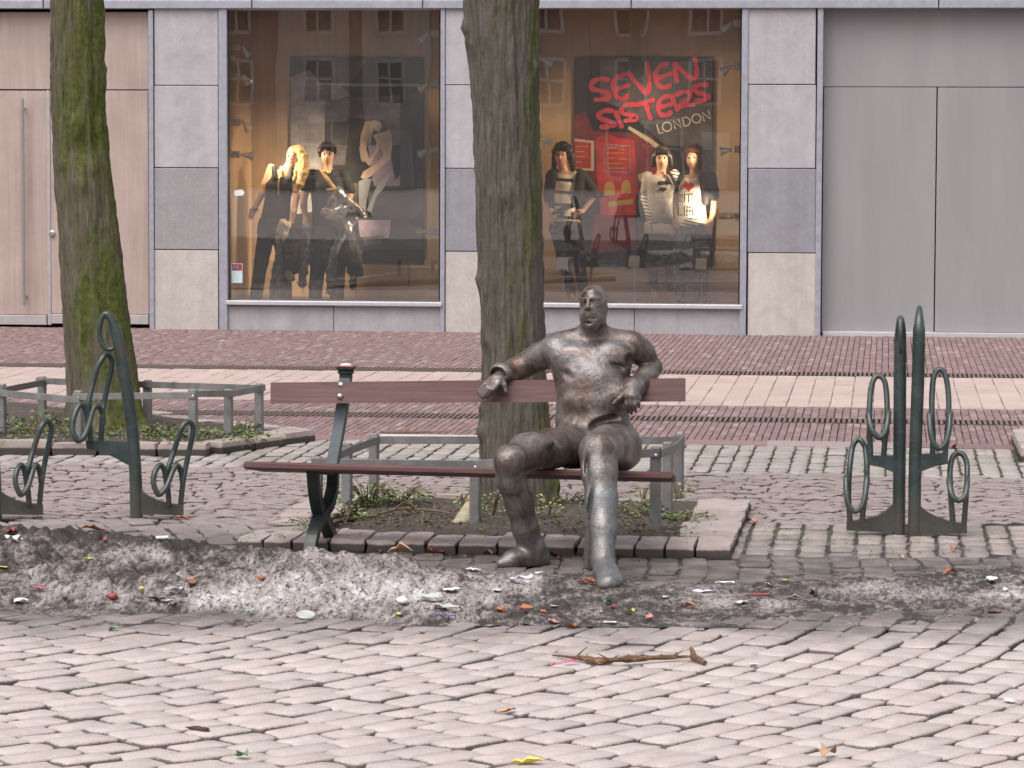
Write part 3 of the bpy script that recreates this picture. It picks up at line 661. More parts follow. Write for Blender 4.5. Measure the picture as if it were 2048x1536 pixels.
# wooden doors at the left
YD = FAC + .10
dr = fb('double_door', -300, 24, 297, 178.5, YD, .06, M['door_wood'])          # overhead panel
fb('door_leaf', -300, 181, 99, 628, YD + .005, .05, M['door_wood'], dr); fb('door_leaf', 101.5, 181, 297, 628, YD, .05, M['door_wood'], dr)
for x0, x1 in ((-300, 93), (102, 297)):
    fb('kick_rail', x0, 629, x1, 648, YD - .012, .06, M['door_rail'], dr, bev=.004)
fb('door_edge', 93.5, 181, 101, 650, YD - .006, .05, M['door_rail'], dr)
hd = MB(); A, B = V(45, 198, YD - .09), V(45, 612, YD - .09); hd.tube([(A.x, A.y, A.z), (A.x, A.y, B.z)], .018, 10)
for z in (A.z - .1, B.z + .1): hd.tube([(A.x, A.y, z), (A.x, YD + .01, z)], .012, 8)
obj('door_handle', hd, M['steel'], dr)
kb = MB(); q = V(105, 467, YD); kb.lathe((q.x, YD - .03, q.z), [(.012, .035), (.03, .03), (.034, .012), (.02, 0)], 14, (0, 1, 0)); obj('door_knob', kb, M['steel'], dr)
mb = MB(); mb.box(((Xf(-300) + Xf(297)) / 2, FAC + .3, 1.7), (Xf(297) - Xf(-300), .1, 3.6)); obj('door_backing', mb, M['dark'], bld, smooth=False)
# grey enamelled panels at the right
fb('grey_panel', 1645.5, 13, 2278, 173.5, FAC + .16, .04, M['grey_panel'], bev=.002); fb('grey_panel', 1645.5, 174.5, 1870, 666, FAC + .16, .04, M['grey_panel'], bev=.002)
gd = fb('panel_door', 1872.5, 175.5, 2278, 666, FAC + .155, .045, M['grey_panel'], bev=.004)
fb('threshold', 1645, 666.5, 2279, 672, FAC + .05, .2, M['sill'], ground=True)
mb = MB(); mb.box(((Xf(1640) + Xf(2280)) / 2, FAC + .3, 1.7), (Xf(2280) - Xf(1640), .1, 3.6)); obj('panel_backing', mb, M['dark'], bld, smooth=False)

# the paved square behind the camera, mirrored in the lower half of the panes
M['plaza'] = mat_plain('square_paving', (.30, .265, .25), .9, var=.3, sc=4)
struct(rect_sheet('square_paving', -60, 50, -57.9, 3.9, -.02, M['plaza']))
# ------------------------------------------------------------------ houses across the square (seen mirrored in the panes)
M['house'] = [mat_plain('house_brick', c, .9, var=.15, sc=14) for c in ((.26, .16, .12), (.36, .28, .22), (.21, .13, .11), (.48, .44, .40), (.30, .19, .14))]
M['white'] = mat_plain('white_paint', (.55, .55, .53), .5, var=.04)
M['hglass'] = mat_plain('house_pane', (.02, .023, .028), .08)
M['tile'] = mat_plain('roof_tile', (.12, .06, .045), .85, var=.2, sc=10)
HOUSE = ['red brick house at the left end of the row across the square', 'ochre house beside the leftmost red one across the square', 'dark brown house left of the pale plastered house', 'pale plastered house in the left half of the row across the square', 'orange brick house right of the left pale plastered house', 'red brick house in the middle of the row across the square', 'ochre house right of the middle red one across the square', 'dark brown house left of the last pale house', 'pale plastered house at the right end of the row across the square']
for k in range(9):
    x0 = -42 + k * 6.1; Yh = -58; h = 8.5 + (k * 37 % 5) * .6; m = M['house'][k % 5]
    t = thing('row_house', (x0 + 3, Yh, 0), HOUSE[k], 'house', 'houses across the square')
    mb = MB(); mb.box((x0 + 3, Yh - 4, h / 2), (6.06, 8, h)); obj('wall', mb, m, t, smooth=False)
    mb = MB(); mb.prism([(x0, Yh + .3, h), (x0 + 6.06, Yh + .3, h), (x0 + 6.06, Yh - 4, h + 3.5), (x0, Yh - 4, h + 3.5)], (0, -.2, -.1)); mb.prism([(x0, Yh - 8.3, h), (x0 + 6.06, Yh - 8.3, h), (x0 + 6.06, Yh - 4, h + 3.5), (x0, Yh - 4, h + 3.5)], (0, .2, -.1)); obj('roof', mb, M['tile'], t, smooth=False)
    for lv in range(3):
        for c in range(2 if lv else 1):
            X = x0 + (1.6 + c * 2.9 if lv else 2.2); Z = 1.5 if lv == 0 else 1.4 + lv * 2.75; w, hh = (2.9, 2.2) if lv == 0 else (1.15, 1.75); mb = MB()
            for dx, dz, a, b in ((-w / 2, 0, .12, hh), (w / 2, 0, .12, hh), (0, hh / 2, w, .14), (0, -hh / 2, w, .14), (0, .1, w, .09), (0, 0, .09, hh)): mb.box((X + dx, Yh + .03, Z + dz), (a, .12, b))
            w_ = obj('window', mb, M['white'], t, smooth=False); mb = MB(); mb.box((X, Yh + .012, Z), (w - .1, .04, hh - .1)); obj('pane', mb, M['hglass'], w_, smooth=False)
    mb = MB(); mb.box((x0 + 4.9, Yh + .03, 1.1), (1.0, .1, 2.2)); obj('door', mb, M['white'] if k % 2 else M['tile'], t, smooth=False)

# ------------------------------------------------------------------ trees
M['bark_a'] = mat_bark('bark_middle', moss_dir=(.9, -.2, 0), moss_lo=.585)
M['bark_b'] = mat_bark('bark_left', base=(.125, .104, .078), moss_dir=(.75, -.5, 0), moss_lo=.46)
def tree(outl, D, ztop, mat, label, knobs, seed, lean_px):
    z0, rows, seg = -.05, 230, 110; pts = [(P((l + r_) / 2, py, D), (r_ - l) / 2 * D / FPX) for py, l, r_ in outl]
    pts.sort(key=lambda q: q[0].z); zz = np.array([q[0].z for q in pts]); cx = np.array([q[0].x for q in pts]); cy = np.array([q[0].y for q in pts]); rr = np.array([q[1] for q in pts])
    zs = np.linspace(z0, ztop, rows)
    X = np.interp(zs, zz, cx); Y = np.interp(zs, zz, cy); Rr = np.interp(zs, zz, rr)
    top = zs > zz[-1]; sl = (cx[-1] - cx[-4]) / (zz[-1] - zz[-4]); X[top] = cx[-1] + sl * (zs[top] - zz[-1]); Rr[top] = rr[-1] * (1 - .06 * (zs[top] - zz[-1]))
    a = np.linspace(0, 2 * math.pi, seg, endpoint=False); A, Zg = np.meshgrid(a, zs); cosA, sinA = np.cos(A), np.sin(A)
    q = np.stack([cosA * 2.1 + seed, sinA * 2.1, Zg * .55], -1).reshape(-1, 3); lump = fbm(q, 4).reshape(A.shape)
    q2 = np.stack([cosA * 8.5 + seed, sinA * 8.5, Zg * 1.1 + .3 * lump], -1).reshape(-1, 3); ridge = (1 - np.abs(fbm(q2, 3))).reshape(A.shape)
    q3 = np.stack([cosA * 9 + seed, sinA * 9, Zg * 9], -1).reshape(-1, 3); fine = fbm(q3, 3).reshape(A.shape)
    R_ = Rr[:, None] + .016 * lump + .017 * (ridge - .6) + .008 * fine
    flare = np.clip(1 - (Zg - z0) / .42, 0, 1) ** 2; R_ += flare * .03 * (np.sin(A * 5 + seed) + .3)
    VX, VY = X[:, None] + R_ * cosA, Y[:, None] + R_ * sinA
    for (kp, kD, kr, kh) in knobs:
        k = P(kp[0], kp[1], kD); d2 = ((VX - k.x) ** 2 + (VY - k.y) ** 2 + (Zg - k.z) ** 2) / kr ** 2; b = kh * np.exp(-d2 * 2.2) * (1 + .5 * fine); VX += b * cosA; VY += b * sinA
    v = np.stack([VX, VY, Zg], -1).reshape(-1, 3); f = [(i * seg + k, i * seg + (k + 1) % seg, (i + 1) * seg + (k + 1) % seg, (i + 1) * seg + k) for i in range(rows - 1) for k in range(seg)]
    base = (X[0], Y[0], 0); t = thing('tree', base, label, 'tree'); o0 = np.array(base)
    link('trunk', rawmesh('trunk', v - o0, f, mat, True, sharp=0), t)
    mb = MB(); rd = random.Random(seed); top_c = Vector((X[-1], Y[-1], ztop))
    def limb(p, d, L, r0, lev):
        pts = [p]; dd = d.copy()
        for _ in range(6): dd = (dd + Vector((rd.uniform(-.25, .25), rd.uniform(-.25, .25), rd.uniform(-.02, .22)))).normalized(); pts.append(pts[-1] + dd * L / 6)
        mb.tube(pts, [r0 * (1 - .75 * i / 6) for i in range(7)], 9 if lev == 0 else 5)
        if lev < 3:
            for _ in range(5 if lev < 2 else 4):
                i = rd.randint(2, 6); nd = (dd + Vector((rd.uniform(-1, 1), rd.uniform(-1, 1), rd.uniform(-.1, .8)))).normalized(); limb(pts[i], nd, L * rd.uniform(.45, .65), r0 * (1 - .75 * i / 6) * .65, lev + 1)
    for k in range(6):
        an = k * 1.05 + rd.uniform(-.3, .3); limb(top_c - Vector((0, 0, .2)), Vector((math.cos(an) * .8, math.sin(an) * .8, .8 + .1 * k)).normalized(), rd.uniform(2.6, 3.6), Rr[-1] * .6, 0)
    obj('branch', mb, mat, t)
tree([(-60, 930, 1076), (0, 932, 1076), (60, 937, 1075), (100, 940, 1074), (200, 948, 1074), (300, 951, 1076), (400, 954, 1081), (480, 957, 1084), (560, 959, 1087), (620, 962, 1089), (700, 966, 1092), (760, 966, 1094), (820, 965, 1098), (870, 963, 1102), (950, 962, 1108), (1020, 960, 1115), (1060, 955, 1122)], 18.75, 6.2, M['bark_a'],
     'straight grey trunked tree with green moss growing behind the bench', [((958, 815), 18.68, .05, .035), ((958, 862), 18.68, .06, .04), ((956, 560), 18.7, .05, .022), ((937, 55), 18.72, .06, .03), ((934, 85), 18.7, .04, .02), ((1072, 130), 18.7, .06, .02), ((1008, 390), 18.57, .08, .02), ((1108, 965), 18.7, .07, .03)], 3, 0)
tree([(-60, 103, 201), (0, 103, 203), (60, 103, 205), (100, 103, 206), (160, 104, 210), (220, 105, 209), (300, 108, 218), (360, 110, 224), (430, 115, 232), (500, 118, 240), (560, 121, 247), (620, 124, 254), (680, 129, 262), (740, 133, 272), (790, 135, 280), (830, 133, 289), (860, 124, 304)], 23.4, 6.6, M['bark_b'],
     'leaning tree with a wide mossy base and a scar on its trunk', [((158, 300), 23.2, .13, -.03), ((158, 250), 23.2, .1, .02), ((125, 330), 23.25, .07, .015), ((190, 330), 23.25, .06, .015), ((160, 370), 23.2, .09, .018), ((228, 480), 23.35, .05, .02), ((206, 140), 23.4, .05, .02), ((205, 470), 23.25, .04, -.02)], 9, 0)

def copy_tree(o, parent=None):
    c = o.copy(); COL.objects.link(c); ORG[c.name] = root_org(o)
    if parent is not None: c.parent = parent
    for ch in list(o.children): copy_tree(ch, c)
    return c
# more trees of the square, behind the camera, mirrored in the panes
_src = [o for o in COL.objects if o.name.startswith('tree') and o.get('category') == 'tree']
for k, (X, Y, s_, rz, l_) in enumerate(((-13.4, -13, 1, 1.1, 'bare tree of the square mirrored at the right of the left pane'), (-11.6, -17, 0, 2.6, 'straight bare tree mirrored beside the middle pillar'), (-6.6, -14, 1, 3.4, 'leaning bare tree mirrored in the middle of the right pane'), (-21.5, -20, 0, .7, 'bare tree of the square mirrored at the left of the left pane'))):
    c = copy_tree(_src[s_]); c.location = (X, Y, 0); c.rotation_euler.z = rz; c['label'] = l_; c['group'] = 'trees of the square behind the camera'
# ------------------------------------------------------------------ tree beds: soil, kerb stones, guards
def bed(name, poly, soil_in, z, stones, label):
    c = sum((Vector(p) for p in soil_in), Vector()) / len(soil_in)
    # soil: gently heaped sheet
    n = 46; P0 = [Vector(p) for p in soil_in]; v, f = [], []
    for i in range(n + 1):
        for j in range(n + 1):
            u, w = i / n, j / n; q = (P0[0] * (1 - u) + P0[1] * u) * (1 - w) + (P0[3] * (1 - u) + P0[2] * u) * w; v.append([q.x, q.y, z])
    v = np.array(v); e = fbm(v * [3, 3, 1], 3) * .012 + fbm(v * [25, 25, 1], 3) * .009; v[:, 2] += e
    f = [(i * (n + 1) + j, (i + 1) * (n + 1) + j, (i + 1) * (n + 1) + j + 1, i * (n + 1) + j + 1) for i in range(n) for j in range(n)]
    s = link(name, rawmesh(name, v, f, M['soil'], True, sharp=0)); struct(s)
    return s
def kerb_run(parent, a, b, inward, w, h, L, sk=.006, z=0.0, label=None):
    """kerb stones set end to end from a to b, each an uneven granite block"""
    a, b, n = Vector(a), Vector(b), Vector(inward).normalized(); d = b - a; T = d.length; d.normalize(); x = 0; po = root_org(parent)
    while x < T - .04:
        l = min(L * random.uniform(.8, 1.2), T - x)
        if T - x - l < .07: l = T - x
        bm = bmesh.new(); bmesh.ops.create_cube(bm, size=1); bmesh.ops.subdivide_edges(bm, edges=bm.edges[:], cuts=2, use_grid_fill=True)
        ww = w * random.uniform(.92, 1.06); hh = h * random.uniform(.93, 1.06); se = random.uniform(0, 99)
        co = np.array([v.co[:] for v in bm.verts]); nn = np.stack([fbm(co * 2.2 + se + k * 31, 2) for k in range(3)], 1)
        for v, e in zip(bm.verts, nn):
            c = v.co; big = max(abs(c.x), abs(c.y), abs(c.z)); k = Vector(c); 
            rnd = 1 - .035 * ((abs(c.x) > .45) + (abs(c.y) > .45) + (abs(c.z) > .45) - 1) if big > .45 else 1
            v.co = Vector((k.x * rnd * (l - .007), k.y * rnd * ww, k.z * (rnd if k.z > 0 else 1) * hh)) + Vector(e) * .008
        M4 = Matrix((( d.x, n.x, 0, 0), (d.y, n.y, 0, 0), (0, 0, 1, 0), (0, 0, 0, 1))); p = a + d * (x + l / 2) + n * ww / 2 + Vector((0, 0, z + hh / 2 - .02 + random.uniform(-sk, sk)))
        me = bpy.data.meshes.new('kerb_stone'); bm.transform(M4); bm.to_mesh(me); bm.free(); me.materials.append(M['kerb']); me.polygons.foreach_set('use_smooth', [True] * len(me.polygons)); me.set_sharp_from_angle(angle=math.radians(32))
        o = link('kerb_stone', me, parent); o.location = p - po; x += l
ex = (a1 - a0).normalized(); ey = (a2 - a1).normalized()
KW = .38
sb = bed('tree_bed', None, [a0 + ex * .5 + ey * KW, a1 - ex * .3 + ey * KW, CB[2] - ex * .3 - ey * .1, CB[3] + ex * .4 - ey * .1], .045, 0, '')
ORG[sb.name] = Vector((0, 0, 0))
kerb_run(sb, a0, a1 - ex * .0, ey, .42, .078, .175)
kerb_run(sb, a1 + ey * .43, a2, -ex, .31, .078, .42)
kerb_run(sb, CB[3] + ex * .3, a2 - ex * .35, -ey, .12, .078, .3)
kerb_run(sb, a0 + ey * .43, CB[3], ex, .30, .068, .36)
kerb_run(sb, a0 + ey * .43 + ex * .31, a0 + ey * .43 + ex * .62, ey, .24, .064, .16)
l0, l1, l2, l3, l4 = [Vector(p) for p in LB]
sl_ = bed('left_tree_bed', None, [l0 + Vector((0, .1, 0)), l1 + Vector((-.1, .15, 0)), l2 + Vector((-.25, .15, 0)), l4], .07, 0, '')
ORG[sl_.name] = Vector((0, 0, 0))
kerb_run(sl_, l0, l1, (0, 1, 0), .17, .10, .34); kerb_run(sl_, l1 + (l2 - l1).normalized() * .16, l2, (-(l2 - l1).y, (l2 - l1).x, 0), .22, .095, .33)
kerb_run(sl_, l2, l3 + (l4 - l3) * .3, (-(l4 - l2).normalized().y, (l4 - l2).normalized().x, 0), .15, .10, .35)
rb0 = struct(rect_sheet('right_tree_bed', G(2060, 920).x, G(2060, 920).x + 1.2, RB[0].y + .15, RB[3].y - .1, .06, M['soil'])); ORG[rb0.name] = Vector((0, 0, 0))
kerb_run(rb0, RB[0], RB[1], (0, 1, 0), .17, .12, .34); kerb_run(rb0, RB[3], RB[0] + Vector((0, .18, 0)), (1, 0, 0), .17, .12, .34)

M['galv'] = mat_paint('galvanised_steel', (.165, .16, .158), .4, .55, (.30, .29, .28))
def guard(posts, rails, label, hw=.027):
    pp = {}; base = posts[0][1]
    t = thing('tree_guard', P(base[0], base[1], base[2]) * 1.0, label, 'tree guard', 'low steel guards round the trees'); t.location.z = 0.05; ORG[t.name] = Vector(t.location)
    for nm, (px, ptop, D) in posts:
        q = P(px, ptop, D); mb = MB(); mb.box((q.x, q.y, (q.z + .02) / 2), (2 * hw, 2 * hw, q.z - .02), Matrix.Rotation(-.12, 3, 'Z'), .006); po = obj('post', mb, M['galv'], t, smooth=False); pp[nm] = q
        mb = MB(); d = (Vector((0, 0, 0)) - Vector((q.x, q.y, 0))).normalized()
        mb.lathe(Vector((q.x, q.y, q.z - .045)) + d * (hw + .004), [(.010, -.004), (.010, .006), (.005, .010)], 8, d); obj('bolt', mb, M['steel'], po)
    for a, b, dz in rails:
        A, B = pp[a] - Vector((0, 0, dz)), pp[b] - Vector((0, 0, dz)); d = (B - A).normalized(); nrm = Vector((d.y, -d.x, 0)).normalized()
        if nrm.dot(A) > 0: nrm = -nrm
        mb = MB(); mb.beam(A + nrm * (hw + .004) - d * .03, B + nrm * (hw + .004) + d * .03, .008, .045, bev=.002); obj('rail', mb, M['galv'], t, smooth=False)
guard([('fl', (634, 913, 17.75)), ('fm', (951, 917, 17.78)), ('fr', (1312, 893, 17.45)), ('bl', (748, 867, 19.5)), ('ml', (694, 886, 18.5)), ('br', (1358, 868, 19.3)), ('mr', (1336, 884, 18.3))],
      [('fl', 'fm', .03), ('fm', 'fr', .03), ('fl', 'ml', .035), ('ml', 'bl', .035), ('bl', 'br', .035), ('fr', 'mr', .035), ('mr', 'br', .035)], 'low grey steel guard rail round the middle tree behind the bench')
guard([('fl', (3, 768, 22.8)), ('fm', (157, 781, 22.5)), ('fr', (386, 778, 22.2)), ('mr', (457, 778, 22.65)), ('br', (518, 767, 23.0)), ('bm', (295, 760, 23.55)), ('bl', (84, 753, 24.25)), ('xl', (-150, 790, 23.2)), ('xb', (-120, 752, 24.6))],
      [('xl', 'fl', .05), ('fl', 'fm', .06), ('fm', 'fr', .04), ('fr', 'mr', .03), ('mr', 'br', .03), ('br', 'bm', .03), ('bm', 'bl', .03), ('bl', 'fl', .04)], 'low grey steel guard rail round the leaning mossy tree')

# ------------------------------------------------------------------ cycle racks
M['rack'] = mat_paint('green_rack_paint', (.038, .053, .051), .4, .22, (.06, .08, .078))
M['rack'] = dirt_shade_band(M['rack'], .0, .34, (.085, .068, .055), .62, .35)
def rk(D): return lambda l: [P(x, y, D + (q[0] if q else 0)) for x, y, *q in l]
def rack(D, base, post, rad, brackets, loops, label, nseg=14):
    t = thing('bike_rack', Vector(P(base[0], base[1], D)) * Vector((1, 1, 0)) if False else Vector((P(*base, D).x, P(*base, D).y, 0)), label, 'bike rack', 'green bike racks')
    K = rk(D); mb = MB(); pts = cat_rom(K(post), 6); n = len(pts); rr = np.interp(np.linspace(0, 1, n), np.linspace(0, 1, len(rad)), rad).tolist()
    mb.tube(pts, rr, nseg); obj('post', mb, M['rack'], t)
    for poly in brackets:
        pl = K(poly); mb = MB(); mb.prism([p - FH * .022 for p in pl], FH * .044); obj('bracket', mb, M['rack'], t, smooth=False)
    for tall, hook in loops:
        mb = MB(); mb.tube(cat_rom(K(tall), 6), .0155, 10); mb.tube(cat_rom(K(hook), 6), .0155, 10); obj('wheel_loop', mb, M['rack'], t)
    return t
LR = rack(18.35, (273, 1047), [(273, 1062), (273, 1030), (272, 980), (270, 930), (263, 845), (251, 760), (243, 715), (236, 680), (229, 655), (221, 637), (212, 628), (204, 637), (199, 660), (202, 683), (212, 697), (224, 698), (232, 690)],
          [.036, .036, .036, .035, .035, .035, .034, .032, .028, .022, .017, .015, .0135, .0135, .013, .012, .011],
          [[(277, 976), (295, 990), (315, 1000), (340, 1007), (367, 1009), (367, 1030), (277, 1027)], [(172, 881), (262, 883), (262, 932), (240, 920), (215, 907), (174, 896)]],
          [([(338, 1010, -.03), (336, 982, -.03), (333, 950, -.03), (337, 934, -.03), (347, 905), (355, 879), (364, 855), (376, 843, .03), (386, 853, .05), (384, 876, .05), (373, 927, .05), (366, 965, .03), (361, 1012, .03)],
            [(334, 975, -.03), (329, 942, -.035), (320, 930, -.06), (310, 944, -.1), (307, 966, -.12), (317, 989, -.12), (332, 975, -.09), (342, 951, -.05), (348, 937, -.02), (355, 931, 0), (362, 944, .03), (365, 966, .03)]),
           ([(181, 882, -.03), (180, 862, -.03), (177, 831, -.03), (177, 807, -.03), (186, 766), (198, 729), (212, 710, .03), (223, 719, .05), (222, 742, .05), (209, 800, .05), (205, 831, .03), (202, 884, .03)],
            [(177, 859, -.03), (172, 822, -.035), (161, 809, -.06), (149, 831, -.1), (145, 859, -.12), (154, 881, -.12), (168, 873, -.09), (179, 845, -.05), (186, 819, -.02), (195, 812, 0), (204, 825, .03), (207, 850, .03)])],
          'dark green bike rack with a curled top standing before the mossy tree')
L2 = copy_tree(LR); L2.location = LR.location + (P(-10, 1047, 18.2) - P(273, 1047, 18.35)) * Vector((1, 1, 0)) if False else LR.location + Vector(((P(-9, 1043, 18.3) - P(273, 1047, 18.35)).x, (P(-9, 1043, 18.3) - P(273, 1047, 18.35)).y, 0)); L2.rotation_euler.z = math.radians(10)
L2['label'] = 'green bike rack cut off by the left edge with one wheel holder in view'
rack(17.75, (1798, 1067), [(1798, 1075), (1798, 1030), (1799, 900), (1800, 760), (1800.5, 690), (1801, 665, -.01), (1801, 645, -.04), (1801, 637, -.08), (1801, 643, -.125), (1801, 668, -.15), (1801, 692, -.145), (1801, 705, -.115)],
     [.034, .034, .034, .034, .033, .030, .023, .018, .0145, .013, .012, .011],
     [[(1786, 1008), (1772, 1021), (1755, 1031), (1727, 1038), (1693, 1043), (1693, 1060), (1800, 1065), (1800, 1008)], [(1736, 911), (1736, 929), (1762, 934), (1788, 945), (1792, 945), (1792, 911)]],
     [([(1700, 1046), (1698, 1015), (1697, 985), (1699, 940), (1704, 899, .05), (1709, 885, .06), (1717, 879, .07), (1725, 885, .06), (1731, 899, .05), (1734, 940), (1731, 985), (1727, 1015), (1724, 1044)],
       [(1697, 985), (1694, 965, -.02), (1692, 955, -.06), (1693, 985, -.11), (1697, 1010, -.13), (1710, 1023, -.13), (1725, 1010, -.13), (1731, 985, -.11), (1734, 955, -.06), (1734, 965, -.02), (1731, 985)]),
      ([(1741, 914), (1740, 880), (1739, 830), (1741, 785, .04), (1747, 760, .06), (1757, 752, .07), (1768, 760, .06), (1773, 785, .04), (1774, 830), (1770, 880), (1767, 914)],
       [(1740, 860), (1738, 835, -.02), (1737, 826, -.06), (1741, 850, -.11), (1749, 868, -.13), (1759, 875, -.13), (1768, 868, -.13), (1774, 850, -.11), (1777, 826, -.06), (1776, 835, -.02), (1771, 860)])],
     'dark green upright bike rack with wheel holders on its left side')
rack(17.7, (1829, 1070), [(1829, 1078), (1829, 1030), (1831, 900), (1836, 760), (1837.5, 690), (1838, 660), (1838.5, 638, .02), (1839, 620, .06), (1839, 616, .10), (1839, 624, .14), (1839, 650, .16)],
     [.034, .034, .034, .034, .034, .032, .024, .016, .014, .013, .012],
     [[(1839, 1010), (1853, 1022), (1869, 1031), (1896, 1041), (1933, 1048), (1933, 1066), (1829, 1068), (1829, 1010)], [(1836, 908), (1895, 906), (1895, 927), (1869, 932), (1840, 943), (1836, 943)]],
     [([(1865, 910), (1866, 870), (1864, 834), (1864, 790, .03), (1868, 752, .06), (1879, 739, .07), (1891, 752, .06), (1897, 790, .03), (1897, 834), (1894, 870), (1890, 910)],
       [(1866, 860), (1861, 838, -.02), (1859, 829, -.06), (1861, 860, -.11), (1867, 886, -.13), (1879, 897, -.13), (1891, 886, -.13), (1898, 860, -.11), (1900, 829, -.06), (1898, 838, -.02), (1894, 860)]),
      ([(1906, 1048), (1903, 1010), (1900, 960), (1901, 930, .04), (1907, 912, .06), (1917, 906, .07), (1928, 912, .06), (1934, 930, .04), (1934, 960), (1931, 1010), (1928, 1048)],
       [(1903, 985), (1899, 968, -.02), (1898, 960, -.06), (1901, 980, -.11), (1907, 995, -.13), (1917, 1001, -.13), (1928, 995, -.13), (1933, 980, -.11), (1935, 960, -.06), (1934, 968, -.02), (1931, 985)])],
     'tallest dark green bike rack with wheel holders on its right side')

# ------------------------------------------------------------------ the bench
M['plank'] = mat_wood('red_brown_plank', (.066, .031, .029), (.135, .070, .064), 'x', .55, 1.6, .3)
M['iron'] = mat_paint('bench_iron', (.012, .019, .019), .15, .4, (.10, .12, .12))
M['iron_grey'] = mat_paint('worn_iron', (.10, .12, .13), .1, .5, (.2, .22, .23))
SA, SB_ = P(487, 933, 16.72), P(1347, 955, 16.44)
bd = (SB_ - SA).normalized(); bn = Vector((-bd.y, bd.x, 0)).normalized()      # bn points away from the camera
bench = thing('bench', Vector((SA.x, SA.y, 0)) + bd * 1.07 + bn * .2, 'long wooden bench with red brown planks on dark iron legs', 'bench')
tilt = Matrix.Rotation(math.radians(-7.5), 4, bd)
for k in range(3):
    o_ = bn * (k * .128) + Vector((0, 0, -.0175 * k)); A, B = SA + o_, SB_ + o_; mb = MB()
    R = Matrix((bd, bn, bd.cross(bn))).transposed(); mb.box((0, 0, 0), ((B - A).length * (1 if k == 0 else .985), .118, .040), R, .010)
    mb.v = [tuple(tilt @ Vector(v) + (A + B) / 2 + bn * .05) for v in mb.v]; obj('seat_plank', mb, M['plank'], bench)
q = [P(541, 766, 17.08), P(1370, 757, 16.86), P(1370, 803, 16.82), P(541, 807, 17.04)]
mb = MB(); mb.prism(q[::-1], bn * .034); bo = obj('back_plank', mb, M['plank'], bench, smooth=False)
def support(off):
    K = lambda l: [P(x, y, D) + off for x, y, D in l]; sd = bd
    mb = MB(); mb.bar(cat_rom(K([(626, 938, 16.78), (628, 973, 16.8), (634, 1010, 16.88), (643, 1030, 16.95), (655, 1055, 17.04), (668, 1092, 17.15), (669, 1101, 17.16)]), 5), [.055] * 31, .056, sd); obj('leg', mb, M['iron'], bench, smooth=False)
    mb = MB(); mb.bar(cat_rom(K([(667, 938, 17.1), (665, 975, 17.08), (657, 1008, 17.0), (645, 1026, 16.95), (634, 1045, 16.88), (625, 1075, 16.8), (619, 1104, 16.76)]), 5), [.055] * 31, .056, sd); obj('leg', mb, M['iron'], bench, smooth=False)
    mb = MB(); mb.bar(K([(622, 941, 16.74), (668, 945, 17.14)]), .03, .05, sd); obj('seat_bearer', mb, M['iron'], bench, smooth=False)
    mb = MB(); pp = K([(664, 936, 17.06), (671, 895, 17.08), (679, 850, 17.1), (686, 808, 17.115), (692, 757, 17.13)]); mb.bar(pp, .07, .055, sd)
    po = obj('back_post', mb, M['iron_grey'], bench, smooth=False)
    mb = MB(); top = pp[-1]; R = Matrix((bd, bn, Vector((0, 0, 1)))).transposed()
    for dz, w, h in ((.012, .060, .03), (.034, .074, .018), (.052, .088, .012)): mb.box(top + Vector((0, 0, dz)), (w, w, h), R, .004)
    fo = obj('finial', mb, M['iron'], po, smooth=False)
    mb = MB(); mb.box(top + Vector((0, 0, .064)), (.094, .094, .010), R, .003); obj('red_cap', mb, M['redcap'], po, smooth=False)
    mb = MB(); mb.lathe(top + Vector((0, 0, .0695)), [(.032, 0), (.025, .006), (.012, .009)], 10); obj('snow_crumb', mb, M['white'], po)
M['redcap'] = mat_plain('faded_red', (.24, .09, .085), .6)
support(Vector((0, 0, 0))); support(P(1203, 953, 16.5) - P(640, 938, 16.67))
for x, y, D in ((681, 770.5, 17.03), (679, 793, 17.0)):
    c = P(x, y, D); mb = MB(); mb.lathe(c + bn * .012, [(.017, 0), (.016, .006), (.010, .012), (.003, .014)], 12, -bn); obj('bolt', mb, M['steel'], bench)

